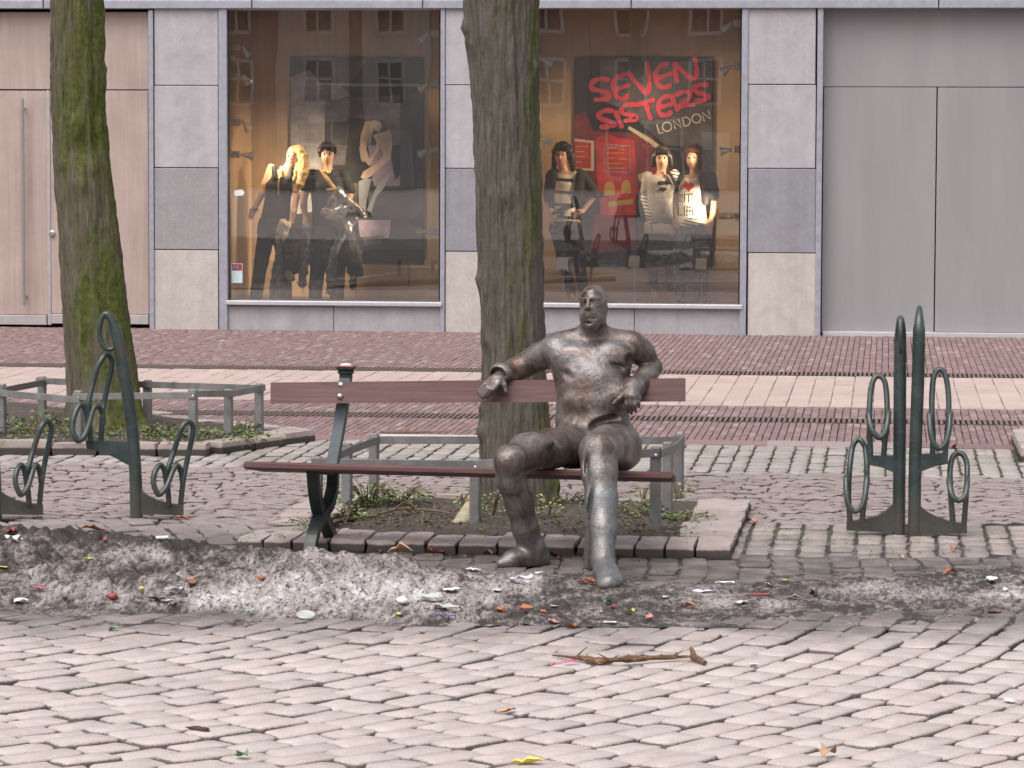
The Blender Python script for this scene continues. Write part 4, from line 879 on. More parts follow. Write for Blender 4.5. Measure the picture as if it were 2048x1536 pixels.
# ------------------------------------------------------------------ the bronze man
M['bronze'] = mat_bronze()
def bronze_man():
    S = Body(); J = lambda x, y, D: tuple(P(x, y, D))
    def lv(y, xl, xr, D, ry):
        a, b = P(xl, y, D), P(xr, y, D); return ((a.x + b.x) / 2, (a.y + b.y) / 2, (a.z + b.z) / 2, (b - a).length / 2, ry)
    S.loft([lv(668, 1130, 1245, 17.02, .06), lv(682, 1108, 1264, 17.0, .092), lv(705, 1099, 1268, 16.98, .118), lv(735, 1101, 1262, 16.96, .13), lv(770, 1109, 1258, 16.93, .128), lv(805, 1112, 1254, 16.91, .122), lv(840, 1110, 1260, 16.88, .132), lv(880, 1112, 1270, 16.86, .15), lv(918, 1118, 1272, 16.86, .15)], .03)
    S.cone(J(1114, 690, 17.0), J(1258, 690, 17.0), .046, .047, .05)
    S.cone(J(1185, 668, 17.0), J(1112, 690, 17.0), .055, .045, .05).cone(J(1185, 668, 17.0), J(1268, 688, 17.0), .055, .045, .05)
    S.ell(J(1140, 716, 16.90), (.10, .038, .060), .06); S.ell(J(1222, 714, 16.90), (.10, .039, .062), .06); S.ell(J(1183, 775, 16.85), (.13, .06, .12), .06)
    S.ell(J(1128, 748, 16.80), (.045, .055, .022), .02, 's', Matrix.Rotation(.5, 4, 'Y')); S.ell(J(1240, 735, 16.81), (.06, .06, .016), .012, 's', Matrix.Rotation(.35, 4, 'Y')); S.ell(J(1262, 722, 16.86), (.03, .06, .035), .015, 's')
    S.ell(J(1120, 806, 16.79), (.012, .05, .06), .012, 's', Matrix.Rotation(.2, 4, 'Y')); S.chain([(J(1170, 690, 16.86), .007), (J(1186, 700, 16.85), .007), (J(1203, 690, 16.86), .007)], .01, 's')
    # jacket hem hanging open over the hip
    S.ell(J(1180, 806, 16.825), (.14, .055, .07), .03); S.ell(J(1236, 790, 16.82), (.06, .05, .05), .04)
    S.ell(J(1218, 845, 16.735), (.125, .075, .045), .006, 's', Matrix.Rotation(-.40, 4, 'Y'))
    S.ell(J(1166, 868, 16.70), (.03, .04, .03), .03, 's')
    # pelvis and buttocks on the seat
    S.ell(J(1190, 893, 16.86), (.20, .15, .10), .05); S.ell(J(1247, 902, 16.90), (.088, .15, .098), .04); S.ell(J(1140, 902, 16.88), (.085, .14, .09), .04)
    # his left leg, reaching towards the camera
    S.chain([(J(1233, 893, 16.84), .112), (J(1215, 893, 16.45), .098), (J(1198, 902, 16.10), .090)], .05)
    S.chain([(J(1196, 903, 16.09), .090), (J(1199, 945, 16.04), .083), (J(1203, 1000, 15.98), .075), (J(1206, 1060, 15.90), .064), (J(1206, 1118, 15.83), .053)], .03)
    S.ell(J(1172, 930, 15.99), (.012, .04, .05), .012, 's'); S.ell(J(1180, 1010, 15.93), (.010, .03, .11), .015, 's', Matrix.Rotation(.08, 4, 'Y'))
    S.cone(J(1190, 1075, 15.93), J(1182, 1128, 15.97), .050, .036, .02)
    S.chain([(J(1205, 1122, 15.86), .054), (J(1210, 1143, 15.76), .052), (J(1216, 1160, 15.63), .050), (J(1217, 1168, 15.555), .045)], .03); S.cone(J(1222, 1150, 15.74), J(1232, 1164, 15.60), .038, .034, .03); S.cone(J(1205, 1160, 15.66), J(1204, 1171, 15.56), .030, .028, .02)
    # his right leg, turned outwards
    S.chain([(J(1160, 893, 16.80), .105), (J(1100, 897, 16.55), .094), (J(1055, 904, 16.35), .084), (J(1020, 921, 16.20), .073)], .04)
    S.ell(J(1045, 945, 16.22), (.03, .06, .035), .02, 's'); S.ell(J(1068, 885, 16.36), (.10, .05, .035), .04)
    S.chain([(J(1019, 922, 16.20), .073), (J(1022, 960, 16.24), .070), (J(1038, 1005, 16.29), .068), (J(1050, 1055, 16.34), .062), (J(1064, 1098, 16.38), .064), (J(1070, 1112, 16.39), .062)], .03)
    S.chain([(J(1078, 1119, 16.42), .058), (J(1050, 1117, 16.37), .052), (J(1024, 1122, 16.32), .044), (J(1004, 1128, 16.29), .030)], .03); S.ell(J(1036, 1112, 16.34), (.06, .05, .03), .03)
    S.ell(J(1046, 1152, 16.30), (.20, .2, .032), .008, 's', Matrix.Rotation(.10, 4, 'Y'))
    # arms
    S.chain([(J(1112, 699, 16.98), .070), (J(1080, 713, 17.04), .066), (J(1052, 729, 17.06), .058), (J(1028, 741, 17.04), .052), (J(1012, 747, 17.0), .044)], .035)
    S.cone(J(1020, 743, 17.02), J(1003, 748, 16.96), .047, .062, .012); S.ell(J(996, 752, 16.93), (.045, .05, .045), .008, 's')
    S.chain([(J(1264, 692, 16.99), .068), (J(1285, 706, 17.02), .060), (J(1304, 731, 17.05), .047)], .035)
    S.chain([(J(1306, 737, 17.04), .047), (J(1292, 755, 16.95), .053), (J(1272, 772, 16.85), .047)], .025)
    S.cone(J(1278, 767, 16.87), J(1267, 777, 16.815), .048, .057, .012); S.ell(J(1261, 784, 16.78), (.042, .045, .042), .008, 's')
    # right hand draped over the backrest
    w = J(1004, 748, 16.96)
    for kn, md, tp, r in (((984, 757, 16.915), (969, 769, 16.875), (956.5, 785, 16.875), .0125), ((988.5, 760, 16.895), (974, 774, 16.85), (961, 790.5, 16.86), .0135), ((993, 763, 16.88), (979, 778, 16.84), (966, 795, 16.85), .0135), ((998, 765, 16.875), (987, 779, 16.835), (975, 793, 16.85), .0135)):
        S.cone(w, J(*kn), .026, .017, .010); S.chain([(J(*kn), r * 1.12), (J(*md), r), (J(*tp), r * .82)], .003)
    S.ell(J(995, 757, 16.91), (.032, .028, .022), .012)
    S.chain([(J(1003, 756, 16.92), .018), (J(1008, 770, 16.88), .0145), (J(1012.5, 783, 16.875), .011)], .008)
    # left hand hanging from the cuff
    w = J(1263, 778, 16.79)
    for kn, md, tp, r in (((1251, 793, 16.755), (1252.5, 809, 16.745), (1256, 824, 16.755), .0112), ((1259.5, 791.5, 16.745), (1260.5, 811, 16.735), (1263, 827, 16.745), .0115), ((1268.5, 792, 16.745), (1269.5, 809, 16.735), (1271, 823, 16.745), .0112), ((1277, 795, 16.755), (1277.5, 805, 16.745), (1278, 814, 16.755), .0102)):
        S.cone(w, J(*kn), .034, .018, .014); S.chain([(J(*kn), r * 1.15), (J(*md), r), (J(*tp), r * .8)], .002)
    S.chain([(J(1251, 784, 16.76), .018), (J(1239, 796, 16.735), .013), (J(1227, 807, 16.73), .010)], .008)
    # neck and head
    S.cone(J(1187, 640, 16.97), J(1187, 676, 17.0), .064, .074, .025)
    S.ell(J(1186, 610, 16.935), (.0665, .098, .092), .02); S.ell(J(1184.5, 636, 16.91), (.064, .088, .058), .03)
    S.ell(J(1187, 604, 16.985), (.071, .088, .088), .012); S.cone(J(1181, 650, 16.845), J(1185, 652, 16.86), .026, .030, .02)
    fy = 16.838
    S.ell(J(1166.5, 602.5, fy - .012), (.0135, .02, .009), .006, 's'); S.ell(J(1188, 602.5, fy - .008), (.0145, .02, .009), .006, 's')
    S.cone(J(1159, 597.5, fy + .022), J(1173, 597, fy - .002), .007, .008, .006); S.cone(J(1180, 597, fy - .002), J(1199, 597.5, fy + .02), .008, .007, .006)
    S.ell(J(1166.8, 602.5, fy + .009), (.0085, .011, .0062), .002); S.ell(J(1188, 602.5, fy + .010), (.0085, .011, .0062), .002)
    S.chain([(J(1176.5, 598, fy + .002), .0075), (J(1176, 608, fy - .014), .0095), (J(1175.5, 615.5, fy - .026), .0125)], .006); S.cone(J(1170, 617, fy - .008), J(1182, 617, fy - .006), .0085, .0085, .005)
    S.ell(J(1178, 627, fy + .002), (.030, .022, .018), .015)
    S.chain([(J(1168, 635.5, fy + .004), .0055), (J(1176, 632.5, fy - .012), .0075), (J(1182, 633, fy - .012), .0075), (J(1192, 636, fy + .006), .0055)], .004)
    S.chain([(J(1170, 639, fy + .004), .006), (J(1180, 641, fy - .010), .0085), (J(1191, 638.5, fy + .006), .006)], .004)
    S.chain([(J(1167, 637.2, fy - .006), .0028), (J(1180, 637.4, fy - .022), .0032), (J(1194, 637.4, fy - .002), .0028)], .002, 's')
    S.ell(J(1178, 645.5, fy - .004), (.022, .012, .006), .006, 's')
    S.chain([(J(1162, 592, fy + .052), .005), (J(1170, 583, fy + .045), .006), (J(1186, 580.5, fy + .044), .006), (J(1199, 588, fy + .058), .006), (J(1207, 604, fy + .09), .008), (J(1210, 632, fy + .105), .009)], .012)
    S.ell(J(1211, 618, fy + .105), (.012, .024, .032), .008)
    return S.mesh(.0055, .004)
_v, _f = bronze_man()
bp = P(1190, 900, 16.8)
man = thing('statue', (bp.x, bp.y, 0), 'bronze statue of a seated man, one arm along the bench back', 'statue')
fig = body_obj('bronze_figure', _v, _f, M['bronze'], man, noise=.0010, nsc=15, smooth_it=2)
_x = _v @ np.array(RH); _D = _v @ np.array(FH); _px = 1024 + FPX * _x / _D
_pa = fig.data.attributes.new('patina', 'FLOAT', 'POINT'); _pa.data.foreach_set('value', (np.clip((.66 - _v[:, 2]) / .25, 0, 1) * np.where((_px > 1140) & (_D < 16.25), 1.0, .28)).astype(np.float32))

# ------------------------------------------------------------------ heap of thawing dirty snow, soil and grit
M['snow'] = mat_snow()
camc = lambda p: (p.dot(RH), p.dot(FH))
_ne = np.array([camc(G(x, y)) for x, y in ((-300, 1212), (0, 1216), (200, 1222), (400, 1228), (600, 1240), (800, 1241), (1000, 1252), (1200, 1252), (1400, 1246), (1700, 1236), (2048, 1222), (2350, 1215))])
_fe = np.array([camc(G(x, y)) for x, y in ((-300, 1085), (0, 1082), (150, 1080), (300, 1088), (400, 1098), (480, 1108), (620, 1118), (760, 1128), (850, 1142), (1000, 1150), (1090, 1152), (1300, 1165), (1500, 1160), (1700, 1150), (2048, 1135), (2350, 1130))])
_amx = np.array([P(x, 1170, 15.8).dot(RH) for x in (-300, 0, 330, 420, 480, 600, 800, 900, 1000, 1090, 1200, 1400, 1600, 1750, 1900, 2048, 2350)])
_am = np.array([.15, .155, .135, .11, .10, .145, .13, .09, .06, .048, .022, .015, .018, .020, .024, .034, .035])
def heap_h(x, D):
    x, D = np.asarray(x, float), np.asarray(D, float); q = np.stack([x, D, x * 0], -1)
    w = .10 * fbm(q * [2.4, 2.4, 1], 3)
    n = np.interp(x, _ne[:, 0], _ne[:, 1]) + w; f = np.interp(x, _fe[:, 0], _fe[:, 1]) + w * .8
    t = np.clip((D - n) / (f - n), -.2, 1.2); b = np.sin(np.clip(t, 0, 1) * math.pi) ** .62
    b = np.where((t < 0) | (t > 1), -np.minimum(np.abs(np.where(t < 0, t, t - 1)) * 4, 1), b)
    a = np.interp(x, _amx, _am)
    n1 = fbm(q * [2.6, 2.2, 1] + 5, 4); n2 = fbm(q * [9, 7, 1] + 9, 4); n3 = 1 - np.abs(fbm(q * [13, 9, 1] + 2, 2)) * 1.4
    h = a * np.maximum(b, 0) * (.78 + .5 * n1 + .16 * n2) + (.016 * n2 + .022 * (n3 - .5)) * np.clip(b * 3, 0, 1) * np.clip(a / .05, .35, 1.2)
    return np.where(b <= 0, .012 * b, h - .006)
xs = np.arange(-3.3, 3.9, .0105); ds = np.arange(14.35, 17.6, .0125)
XX, DD = np.meshgrid(xs, ds, indexing='ij'); hh = heap_h(XX.ravel(), DD.ravel()); q = np.stack([XX.ravel(), DD.ravel(), XX.ravel() * 0], -1)
fine = fbm(q * [30, 22, 1], 3); hh = hh + np.where(hh > .006, .0045 * np.abs(fine) + .002 * fine, 0)
# where snow is left between the grit: whitest on the low mid part and in scattered drifts
pxs = 1024 + FPX * XX.ravel() / DD.ravel(); pys = 268 + FPX * (CAMZ - hh) / DD.ravel()
sn = np.full(len(pxs), .27)
for cx, cy, rx, ry, a in ((640, 1180, 230, 62, .46), (830, 1190, 120, 45, .34), (460, 1200, 130, 30, .34), (180, 1190, 130, 32, .30), (60, 1160, 90, 40, .16), (240, 1112, 100, 12, .16), (150, 1062, 220, 22, -.32), (420, 1088, 120, 16, -.25), (40, 1075, 60, 18, .26), (1030, 1165, 70, 26, .42), (1460, 1205, 90, 16, .30), (1560, 1215, 50, 10, .22), (1740, 1180, 70, 18, .42), (1880, 1190, 80, 16, .22), (2040, 1190, 80, 26, .36), (960, 1205, 60, 26, .14), (1420, 1180, 40, 14, .3), (680, 1110, 70, 18, .26), (280, 1110, 50, 20, .3)):
    sn += a * np.exp(-((pxs - cx) / rx) ** 2 - ((pys - cy) / ry) ** 2)
sn += .26 * fbm(q * [7, 5, 1] + 3, 4) + .16 * fbm(q * [24, 18, 1] + 8, 3) - .24 * (fbm(q * [48, 40, 1], 2) > .52)
vw = np.stack([XX.ravel() * RH.x + DD.ravel() * FH.x, XX.ravel() * RH.y + DD.ravel() * FH.y, hh], 1); n2_ = len(ds); I = np.arange(len(xs) * n2_).reshape(len(xs), n2_)
Q = np.stack([I[:-1, :-1], I[1:, :-1], I[1:, 1:], I[:-1, 1:]], -1).reshape(-1, 4); Q = Q[(hh[Q] > -.0125).any(1)]
hp = link('snow_heap', rawmesh('snow_heap', vw, Q.tolist(), M['snow'], True, attr={'snow': sn}, sharp=0)); tag(hp, 'long low heap of black grit and thawing grey snow along the bench', 'snow heap', kind='stuff')

def on_ground(px, py, extra=0.0):
    Ds = np.arange(14.3, 17.6, .005); d = ray(px, py); k = Ds / d.dot(FH); h = heap_h(d.dot(RH) * k, Ds)
    w = np.nonzero((CAMZ + d.z * k) <= np.maximum(h, 0) + .004)[0]
    if len(w) == 0 or w[0] == 0: return G(px, py, 0)
    p = O + d * k[w[0]]; return Vector((p.x, p.y, max(float(h[w[0]]), 0) + (.004 if h[w[0]] > .006 else 0)))

# ------------------------------------------------------------------ window displays
YM = FAC + .72
M['skin'] = mat_plain('mannequin_skin', (.50, .30, .20), .45, var=.04)
M['black_cloth'] = mat_plain('black_cloth', (.012, .012, .014), .8, var=.3, sc=50)
M['dark_denim'] = mat_plain('dark_denim', (.018, .024, .038), .8, var=.4, sc=60)
M['blue_denim'] = mat_plain('faded_denim', (.12, .16, .21), .85, var=.5, sc=22)
M['grey_tee'] = mat_plain('grey_jersey', (.30, .29, .27), .85, var=.1)
M['white_tee'] = mat_plain('white_jersey', (.70, .66, .60), .85, var=.06)
M['stripe'] = mat_stripes('striped_jersey', (.72, .66, .54), (.02, .02, .022), .135, .26, 2, .02, .08)
M['sleeve'] = mat_stripes('striped_sleeve', (.68, .64, .58), (.03, .03, .032), .036, .35, 2, 0, .2)
M['hair_black'] = mat_wood('black_hair', (.008, .006, .006), (.03, .022, .02), 'z', .4, 2)
M['hair_blond'] = mat_wood('blond_hair', (.30, .19, .08), (.52, .37, .18), 'z', .45, 2)
M['hair_brown'] = mat_wood('brown_hair', (.04, .016, .009), (.13, .055, .03), 'z', .4, 2)
M['boot'] = mat_plain('dark_boot', (.02, .018, .018), .4)
M['card'] = mat_plain('white_card', (.80, .79, .74), .6, var=.03)
M['gold'] = mat_plain('gold_trim', (.8, .55, .2), .3, .8)
M['lips'] = mat_plain('lips', (.35, .08, .07), .4)
Q = lambda x, y, dy=0: tuple(V(x, y, YM + dy))
def blob(name, mat, parent, build, h=.010, noise=0, nsc=10, floor=None):
    b = Body(); build(b); v, f = b.mesh(h, floor); return body_obj(name, v, f, mat, parent, noise, nsc, 1)
def head(b, x, y, dx=0, dy=0):
    """head centred on pixel (x, y); dx turns the face in pixels"""
    b.ell(Q(x, y - 3, dy), (.072, .092, .10), .02).ell(Q(x + dx * .6, y + 8, dy - .02), (.055, .065, .07), .03)
    b.cone(Q(x + dx, y + 1, dy - .085), Q(x + dx * 1.25, y + 5.5, dy - .105), .010, .014, .008)
    b.cone(Q(x + dx - 3, y + 10.5, dy - .075), Q(x + dx + 3, y + 10.5, dy - .075), .009, .009, .008)
    for s in (-1, 1): b.ell(Q(x + dx + s * 5.5, y - .5, dy - .088), (.016, .014, .009), .006, 's')
def hand(b, w, k, spread, n=4, L=13, dy=0):
    """w wrist pixel, k knuckle pixel; fingers continue along w->k"""
    ux, uy = k[0] - w[0], k[1] - w[1]; l = math.hypot(ux, uy); ux, uy = ux / l, uy / l
    b.cone(Q(*w, dy), Q(*k, dy), .024, .032, .02)
    for i in range(n):
        o = (i - (n - 1) / 2) * spread; p0 = (k[0] - uy * o, k[1] + ux * o); Li = L * (.82, 1, .95, .75)[i]; p1 = (p0[0] + ux * Li * .55 - uy * o * .2, p0[1] + uy * Li * .55 + ux * o * .2); p2 = (p1[0] + ux * Li * .45, p1[1] + uy * Li * .45)
        b.chain([(Q(*p0, dy - .01), .0125), (Q(*p1, dy - .02), .0115), (Q(*p2, dy - .008), .0095)], .006)
    b.chain([(Q(*w, dy), .016), (Q(w[0] + ux * 5 - uy * 6, w[1] + uy * 5 + ux * 6, dy - .02), .013), (Q(w[0] + ux * 11 - uy * 7, w[1] + uy * 11 + ux * 7, dy - .03), .010)], .01)
M['eye'] = mat_plain('painted_eye', (.03, .02, .018), .3)
def face(t, x, y, dx):
    mb = MB()
    for s in (-1, 1):
        c = Vector(Q(x + dx + s * 5.2, y + .2, -.083)); mb.lathe(c, [(.001, .005), (.006, .003), (.009, 0)], 10, (0, -1, 0)); mb.lathe(c + Vector((s * .003, 0, .016)), [(.001, .005), (.005, .003), (.010, 0)], 8, (0, -1, 0))
    obj('painted_eyes', mb, M['eye'], t); c = Vector(Q(x + dx, y + 11, -.084)); mb = MB(); mb.lathe(c, [(.001, .008), (.010, .006), (.016, 0)], 10, (0, -1, 0)); obj('painted_lips', mb, M['lips'], t)
lab = lambda name, px, py, text: thing(name, Vector((V(px, py, YM).x, YM, ZB)), text, 'mannequin', 'mannequins in the shop windows')

# woman with one hand on her hip, striped top
t = lab('mannequin', 1135, 600, 'mannequin in a striped cream top and dark jeans, hand on hip')
def b_(b):
    head(b, 1123, 311, -3); b.cone(Q(1125, 328), Q(1128, 346), .045, .052, .03)
    b.loft([(*Q(1132, 345), .17, .07), (*Q(1130, 365), .165, .10), (*Q(1128, 390), .14, .095), (*Q(1127, 415), .115, .085), (*Q(1131, 440), .14, .10), (*Q(1132, 455), .15, .10)], .04)
    b.chain([(Q(1104, 350), .046), (Q(1097, 385, .02), .038), (Q(1095, 402, .02), .035), (Q(1102, 420, -.06), .026)], .02); hand(b, (1102, 420), (1107, 430), 2.4, dy=-.08)
    b.chain([(Q(1164, 350), .046), (Q(1182, 374, .02), .038), (Q(1190, 390, .02), .036), (Q(1164, 424, -.04), .026)], .02); hand(b, (1164, 424), (1153, 428), 2.4, dy=-.07)
    b.chain([(Q(1116, 450), .085), (Q(1126, 515), .06), (Q(1140, 575), .04), (Q(1143, 592), .035)], .03); b.chain([(Q(1146, 450), .085), (Q(1157, 515), .06), (Q(1166, 575), .04), (Q(1168, 592), .035)], .03)
    b.cone(Q(1143, 594), Q(1149, 600, -.12), .035, .028, .02); b.cone(Q(1168, 594), Q(1172, 600, -.12), .035, .028, .02)
blob('body', M['skin'], t, b_, .011); face(t, 1123, 311, -3)
blob('striped_top', M['stripe'], t, lambda b: b.loft([(*Q(1131, 349), .125, .085), (*Q(1130, 368), .15, .118), (*Q(1128, 392), .145, .11), (*Q(1127, 415), .128, .10), (*Q(1130, 436), .150, .115), (*Q(1130, 443), .155, .115)], .03).cone(Q(1108, 352, -.02), Q(1104, 375, .0), .05, .04, .03).cone(Q(1152, 350, -.02), Q(1166, 356, .0), .05, .04, .03))
def b_(b):
    b.chain([(Q(1108, 345, .0), .055), (Q(1103, 352, -.02), .062), (Q(1097, 385, .0), .055), (Q(1096, 398, .0), .050)], .02); b.chain([(Q(1158, 346, .0), .055), (Q(1166, 354, -.02), .062), (Q(1183, 376, 0), .058), (Q(1190, 387, .0), .055)], .02)
    b.chain([(Q(1107, 350, -.06), .05), (Q(1103, 380, -.06), .045), (Q(1104, 412, -.05), .038)], .02); b.chain([(Q(1160, 352, -.06), .05), (Q(1158, 380, -.07), .05), (Q(1152, 402, -.05), .035)], .02)
blob('cardigan', M['black_cloth'], t, b_)
blob('waist_tie', M['black_cloth'], t, lambda b: b.cone(Q(1106, 426, -.13), Q(1147, 410, -.13), .022, .028, .01).cone(Q(1128, 416, -.15), Q(1122, 431, -.15), .02, .025, .01))
blob('jeans', M['dark_denim'], t, lambda b: b.loft([(*Q(1131, 443), .155, .112), (*Q(1131, 462), .175, .12)], .03).chain([(Q(1117, 458), .098), (Q(1127, 515), .070), (Q(1140, 573), .050), (Q(1143, 590), .046)], .03).chain([(Q(1146, 458), .098), (Q(1157, 515), .070), (Q(1166, 573), .050), (Q(1168, 590), .046)], .03), noise=.006)
blob('belt', M['boot'], t, lambda b: b.loft([(*Q(1131, 447), .160, .118), (*Q(1131, 441), .158, .116)], .01), .010)
blob('hair', M['hair_black'], t, lambda b: b.ell(Q(1125, 302, .03), (.105, .11, .105), .02).cone(Q(1110, 304, -.01), Q(1108, 336, .02), .035, .025, .03).cone(Q(1140, 302, .0), Q(1146, 338, .03), .045, .03, .03).cone(Q(1112, 297, -.085), Q(1134, 296, -.085), .022, .024, .02), noise=.012, nsc=30)
# dark bob, grey T-shirt
t = lab('mannequin', 1320, 600, 'mannequin with a black bob, grey printed T-shirt and striped sleeves')
def b_(b):
    head(b, 1324, 317, 0); b.cone(Q(1324, 332), Q(1322, 350), .045, .052, .03)
    b.loft([(*Q(1322, 350), .16, .07), (*Q(1322, 370), .16, .10), (*Q(1322, 400), .13, .09), (*Q(1324, 430), .135, .10), (*Q(1325, 470), .16, .10)], .04)
    b.chain([(Q(1294, 355), .046), (Q(1290, 395), .038), (Q(1298, 430, -.05), .032), (Q(1306, 449, -.07), .026)], .02); hand(b, (1306, 449), (1311, 459), 2.5, dy=-.08)
    b.chain([(Q(1350, 352), .046), (Q(1356, 385, .1), .038), (Q(1345, 420, .12), .03)], .02)
    b.chain([(Q(1306, 470), .085), (Q(1304, 520), .058), (Q(1308, 570), .038), (Q(1309, 592), .032)], .03); b.chain([(Q(1338, 470), .085), (Q(1340, 520, .05), .058), (Q(1342, 590, .05), .035)], .03)
    b.cone(Q(1309, 594), Q(1313, 601, -.13), .034, .027, .02); b.cone(Q(1342, 594, .05), Q(1344, 601, -.08), .034, .027, .02)
blob('body', M['skin'], t, b_, .011); face(t, 1324, 317, 0)
blob('grey_shirt', M['grey_tee'], t, lambda b: b.loft([(*Q(1322, 352), .155, .09), (*Q(1322, 370), .17, .118), (*Q(1321, 400), .15, .112), (*Q(1322, 430), .165, .118), (*Q(1324, 448), .18, .12)], .04).chain([(Q(1296, 354), .062), (Q(1291, 382), .056)], .02).ell(Q(1324, 347, -.1), (.07, .06, .045), .02, 's'), noise=.006)
blob('striped_sleeves', M['sleeve'], t, lambda b: b.chain([(Q(1291, 378), .050), (Q(1291, 398), .048), (Q(1299, 430, -.05), .042), (Q(1305, 446, -.07), .036)], .02).chain([(Q(1348, 350), .062), (Q(1353, 356), .060)], .02))
blob('long_hem', M['white_tee'], t, lambda b: b.loft([(*Q(1322, 444), .178, .118), (*Q(1322, 466), .192, .122)], .02))
blob('leggings', M['black_cloth'], t, lambda b: b.loft([(*Q(1322, 466), .17, .11), (*Q(1322, 482), .17, .11)], .03).chain([(Q(1306, 480), .092), (Q(1304, 520), .066), (Q(1308, 572), .046)], .03).chain([(Q(1338, 480), .092), (Q(1340, 520, .05), .066), (Q(1342, 580, .05), .046)], .03))
blob('hair', M['hair_black'], t, lambda b: b.ell(Q(1324, 308, .025), (.098, .108, .10), .02).cone(Q(1308, 312, 0), Q(1307, 330, .0), .035, .03, .03).cone(Q(1340, 312, 0), Q(1342, 330, 0), .035, .03, .03).cone(Q(1314, 305, -.085), Q(1335, 305, -.085), .022, .022, .02))
blob('printed_motif', M['black_cloth'], t, lambda b: b.ell(Q(1322, 366, -.118), (.045, .012, .025), .01).ell(Q(1336, 364, -.115), (.04, .014, .028), .01).ell(Q(1326, 378, -.118), (.05, .012, .02), .01), .008)
blob('bag_strap', M['black_cloth'], t, lambda b: b.chain([(Q(1336, 342, -.08), .018), (Q(1346, 358, -.11), .018), (Q(1352, 372, -.09), .018)], .01), .008)
# long brown hair, white T-shirt with a heart
t = lab('mannequin', 1385, 600, 'mannequin with long brown hair, printed white T-shirt with a red heart and faded jeans')
def b_(b):
    head(b, 1386, 316, -3.5); b.cone(Q(1388, 330), Q(1388, 350), .045, .052, .03)
    b.loft([(*Q(1390, 350), .17, .07), (*Q(1388, 370), .165, .10), (*Q(1386, 400), .13, .09), (*Q(1386, 430), .145, .10), (*Q(1388, 460), .165, .10)], .04)
    b.chain([(Q(1361, 356), .046), (Q(1352, 392), .038), (Q(1352, 420, -.04), .032), (Q(1352, 438, -.06), .026)], .02); hand(b, (1352, 438), (1353, 449), 2.4, dy=-.07)
    b.chain([(Q(1422, 356), .046), (Q(1428, 395, .02), .038), (Q(1426, 425, .02), .032), (Q(1420, 446, -.04), .026)], .02); hand(b, (1420, 446), (1418, 457), 2.4, dy=-.05)
    b.chain([(Q(1368, 465), .09), (Q(1352, 520), .062), (Q(1358, 575), .045)], .03); b.chain([(Q(1404, 465), .09), (Q(1400, 520), .062), (Q(1404, 575), .045)], .03)
blob('body', M['skin'], t, b_, .011); face(t, 1386, 316, -3.5)
blob('white_shirt', M['white_tee'], t, lambda b: b.loft([(*Q(1386, 356), .13, .10), (*Q(1383, 372), .155, .120), (*Q(1380, 400), .14, .112), (*Q(1378, 430), .155, .118), (*Q(1380, 446), .165, .12)], .04).ell(Q(1386, 350, -.1), (.05, .06, .04), .02, 's'), noise=.004)
blob('hem_stripes', M['sleeve'], t, lambda b: b.loft([(*Q(1384, 434), .166, .124), (*Q(1382, 452), .175, .125)], .02))
blob('jacket', M['black_cloth'], t, lambda b: b.chain([(Q(1408, 348), .06), (Q(1420, 356), .070), (Q(1426, 380), .062), (Q(1428, 392), .058)], .02).chain([(Q(1404, 352, -.05), .055), (Q(1411, 380, -.06), .055), (Q(1410, 404, -.05), .04)], .02).chain([(Q(1370, 350), .05), (Q(1362, 358, -.01), .056), (Q(1356, 382), .050)], .02))
blob('jeans', M['blue_denim'], t, lambda b: b.loft([(*Q(1386, 446), .17, .115), (*Q(1386, 468), .185, .12)], .03).chain([(Q(1368, 466), .105), (Q(1353, 520), .076), (Q(1359, 580), .062)], .03).chain([(Q(1404, 466), .105), (Q(1400, 520), .076), (Q(1404, 580), .062)], .03), noise=.008)
blob('boots', M['boot'], t, lambda b: b.chain([(Q(1359, 572), .066), (Q(1361, 596), .056), (Q(1364, 601, -.13), .04)], .02).chain([(Q(1404, 572), .066), (Q(1405, 596), .056), (Q(1409, 601, -.13), .04)], .02))
blob('hair', M['hair_brown'], t, lambda b: b.ell(Q(1389, 306, .03), (.10, .105, .10), .02).chain([(Q(1404, 310, .0), .06), (Q(1412, 340, .0), .06), (Q(1418, 372, -.06), .035)], .03).chain([(Q(1374, 306, -.01), .04), (Q(1370, 330, .03), .045), (Q(1368, 345, .03), .03)], .03).cone(Q(1378, 299, -.07), Q(1396, 301, -.08), .03, .03, .02), noise=.012, nsc=26)
def stroke(mb, pts, w, Y, mi=0, taper=None, lift=0.0):
    """flat painted stroke of pixel width w along pixel points, on the plane at depth Y"""
    n = len(pts); vs = []
    for i, (x, y) in enumerate(pts):
        a = pts[max(i - 1, 0)]; b = pts[min(i + 1, n - 1)]; dx, dy = b[0] - a[0], b[1] - a[1]; l = math.hypot(dx, dy) or 1; ww = w * (taper[i] if taper else 1) / 2
        for s in (-1, 1): vs.append(V(x - dy / l * ww * s, y + dx / l * ww * s, Y - lift))
    mb.add(vs, [(2 * i, 2 * i + 1, 2 * i + 3, 2 * i + 2) for i in range(n - 1)])
    for c, d in ((pts[0], pts[1]), (pts[-1], pts[-2])):
        a0_ = math.atan2(c[1] - d[1], c[0] - d[0]); r = w * (taper[0 if c is pts[0] else -1] if taper else 1) / 2
        fan = [V(*c, Y - lift)] + [V(c[0] + math.cos(a0_ + k) * r, c[1] + math.sin(a0_ + k) * r, Y - lift) for k in np.linspace(-math.pi / 2, math.pi / 2, 7)]
        mb.add(fan, [(0, i, i + 1) for i in range(1, 7)])
def poly2(mb, pts, Y): mb.add([V(x, y, Y) for x, y in pts], [tuple(range(len(pts)))])
def smooth2(pts, n=5): return [(p.x, p.y) for p in cat_rom([Vector((x, y, 0)) for x, y in pts], n)]
yt = YM - .128
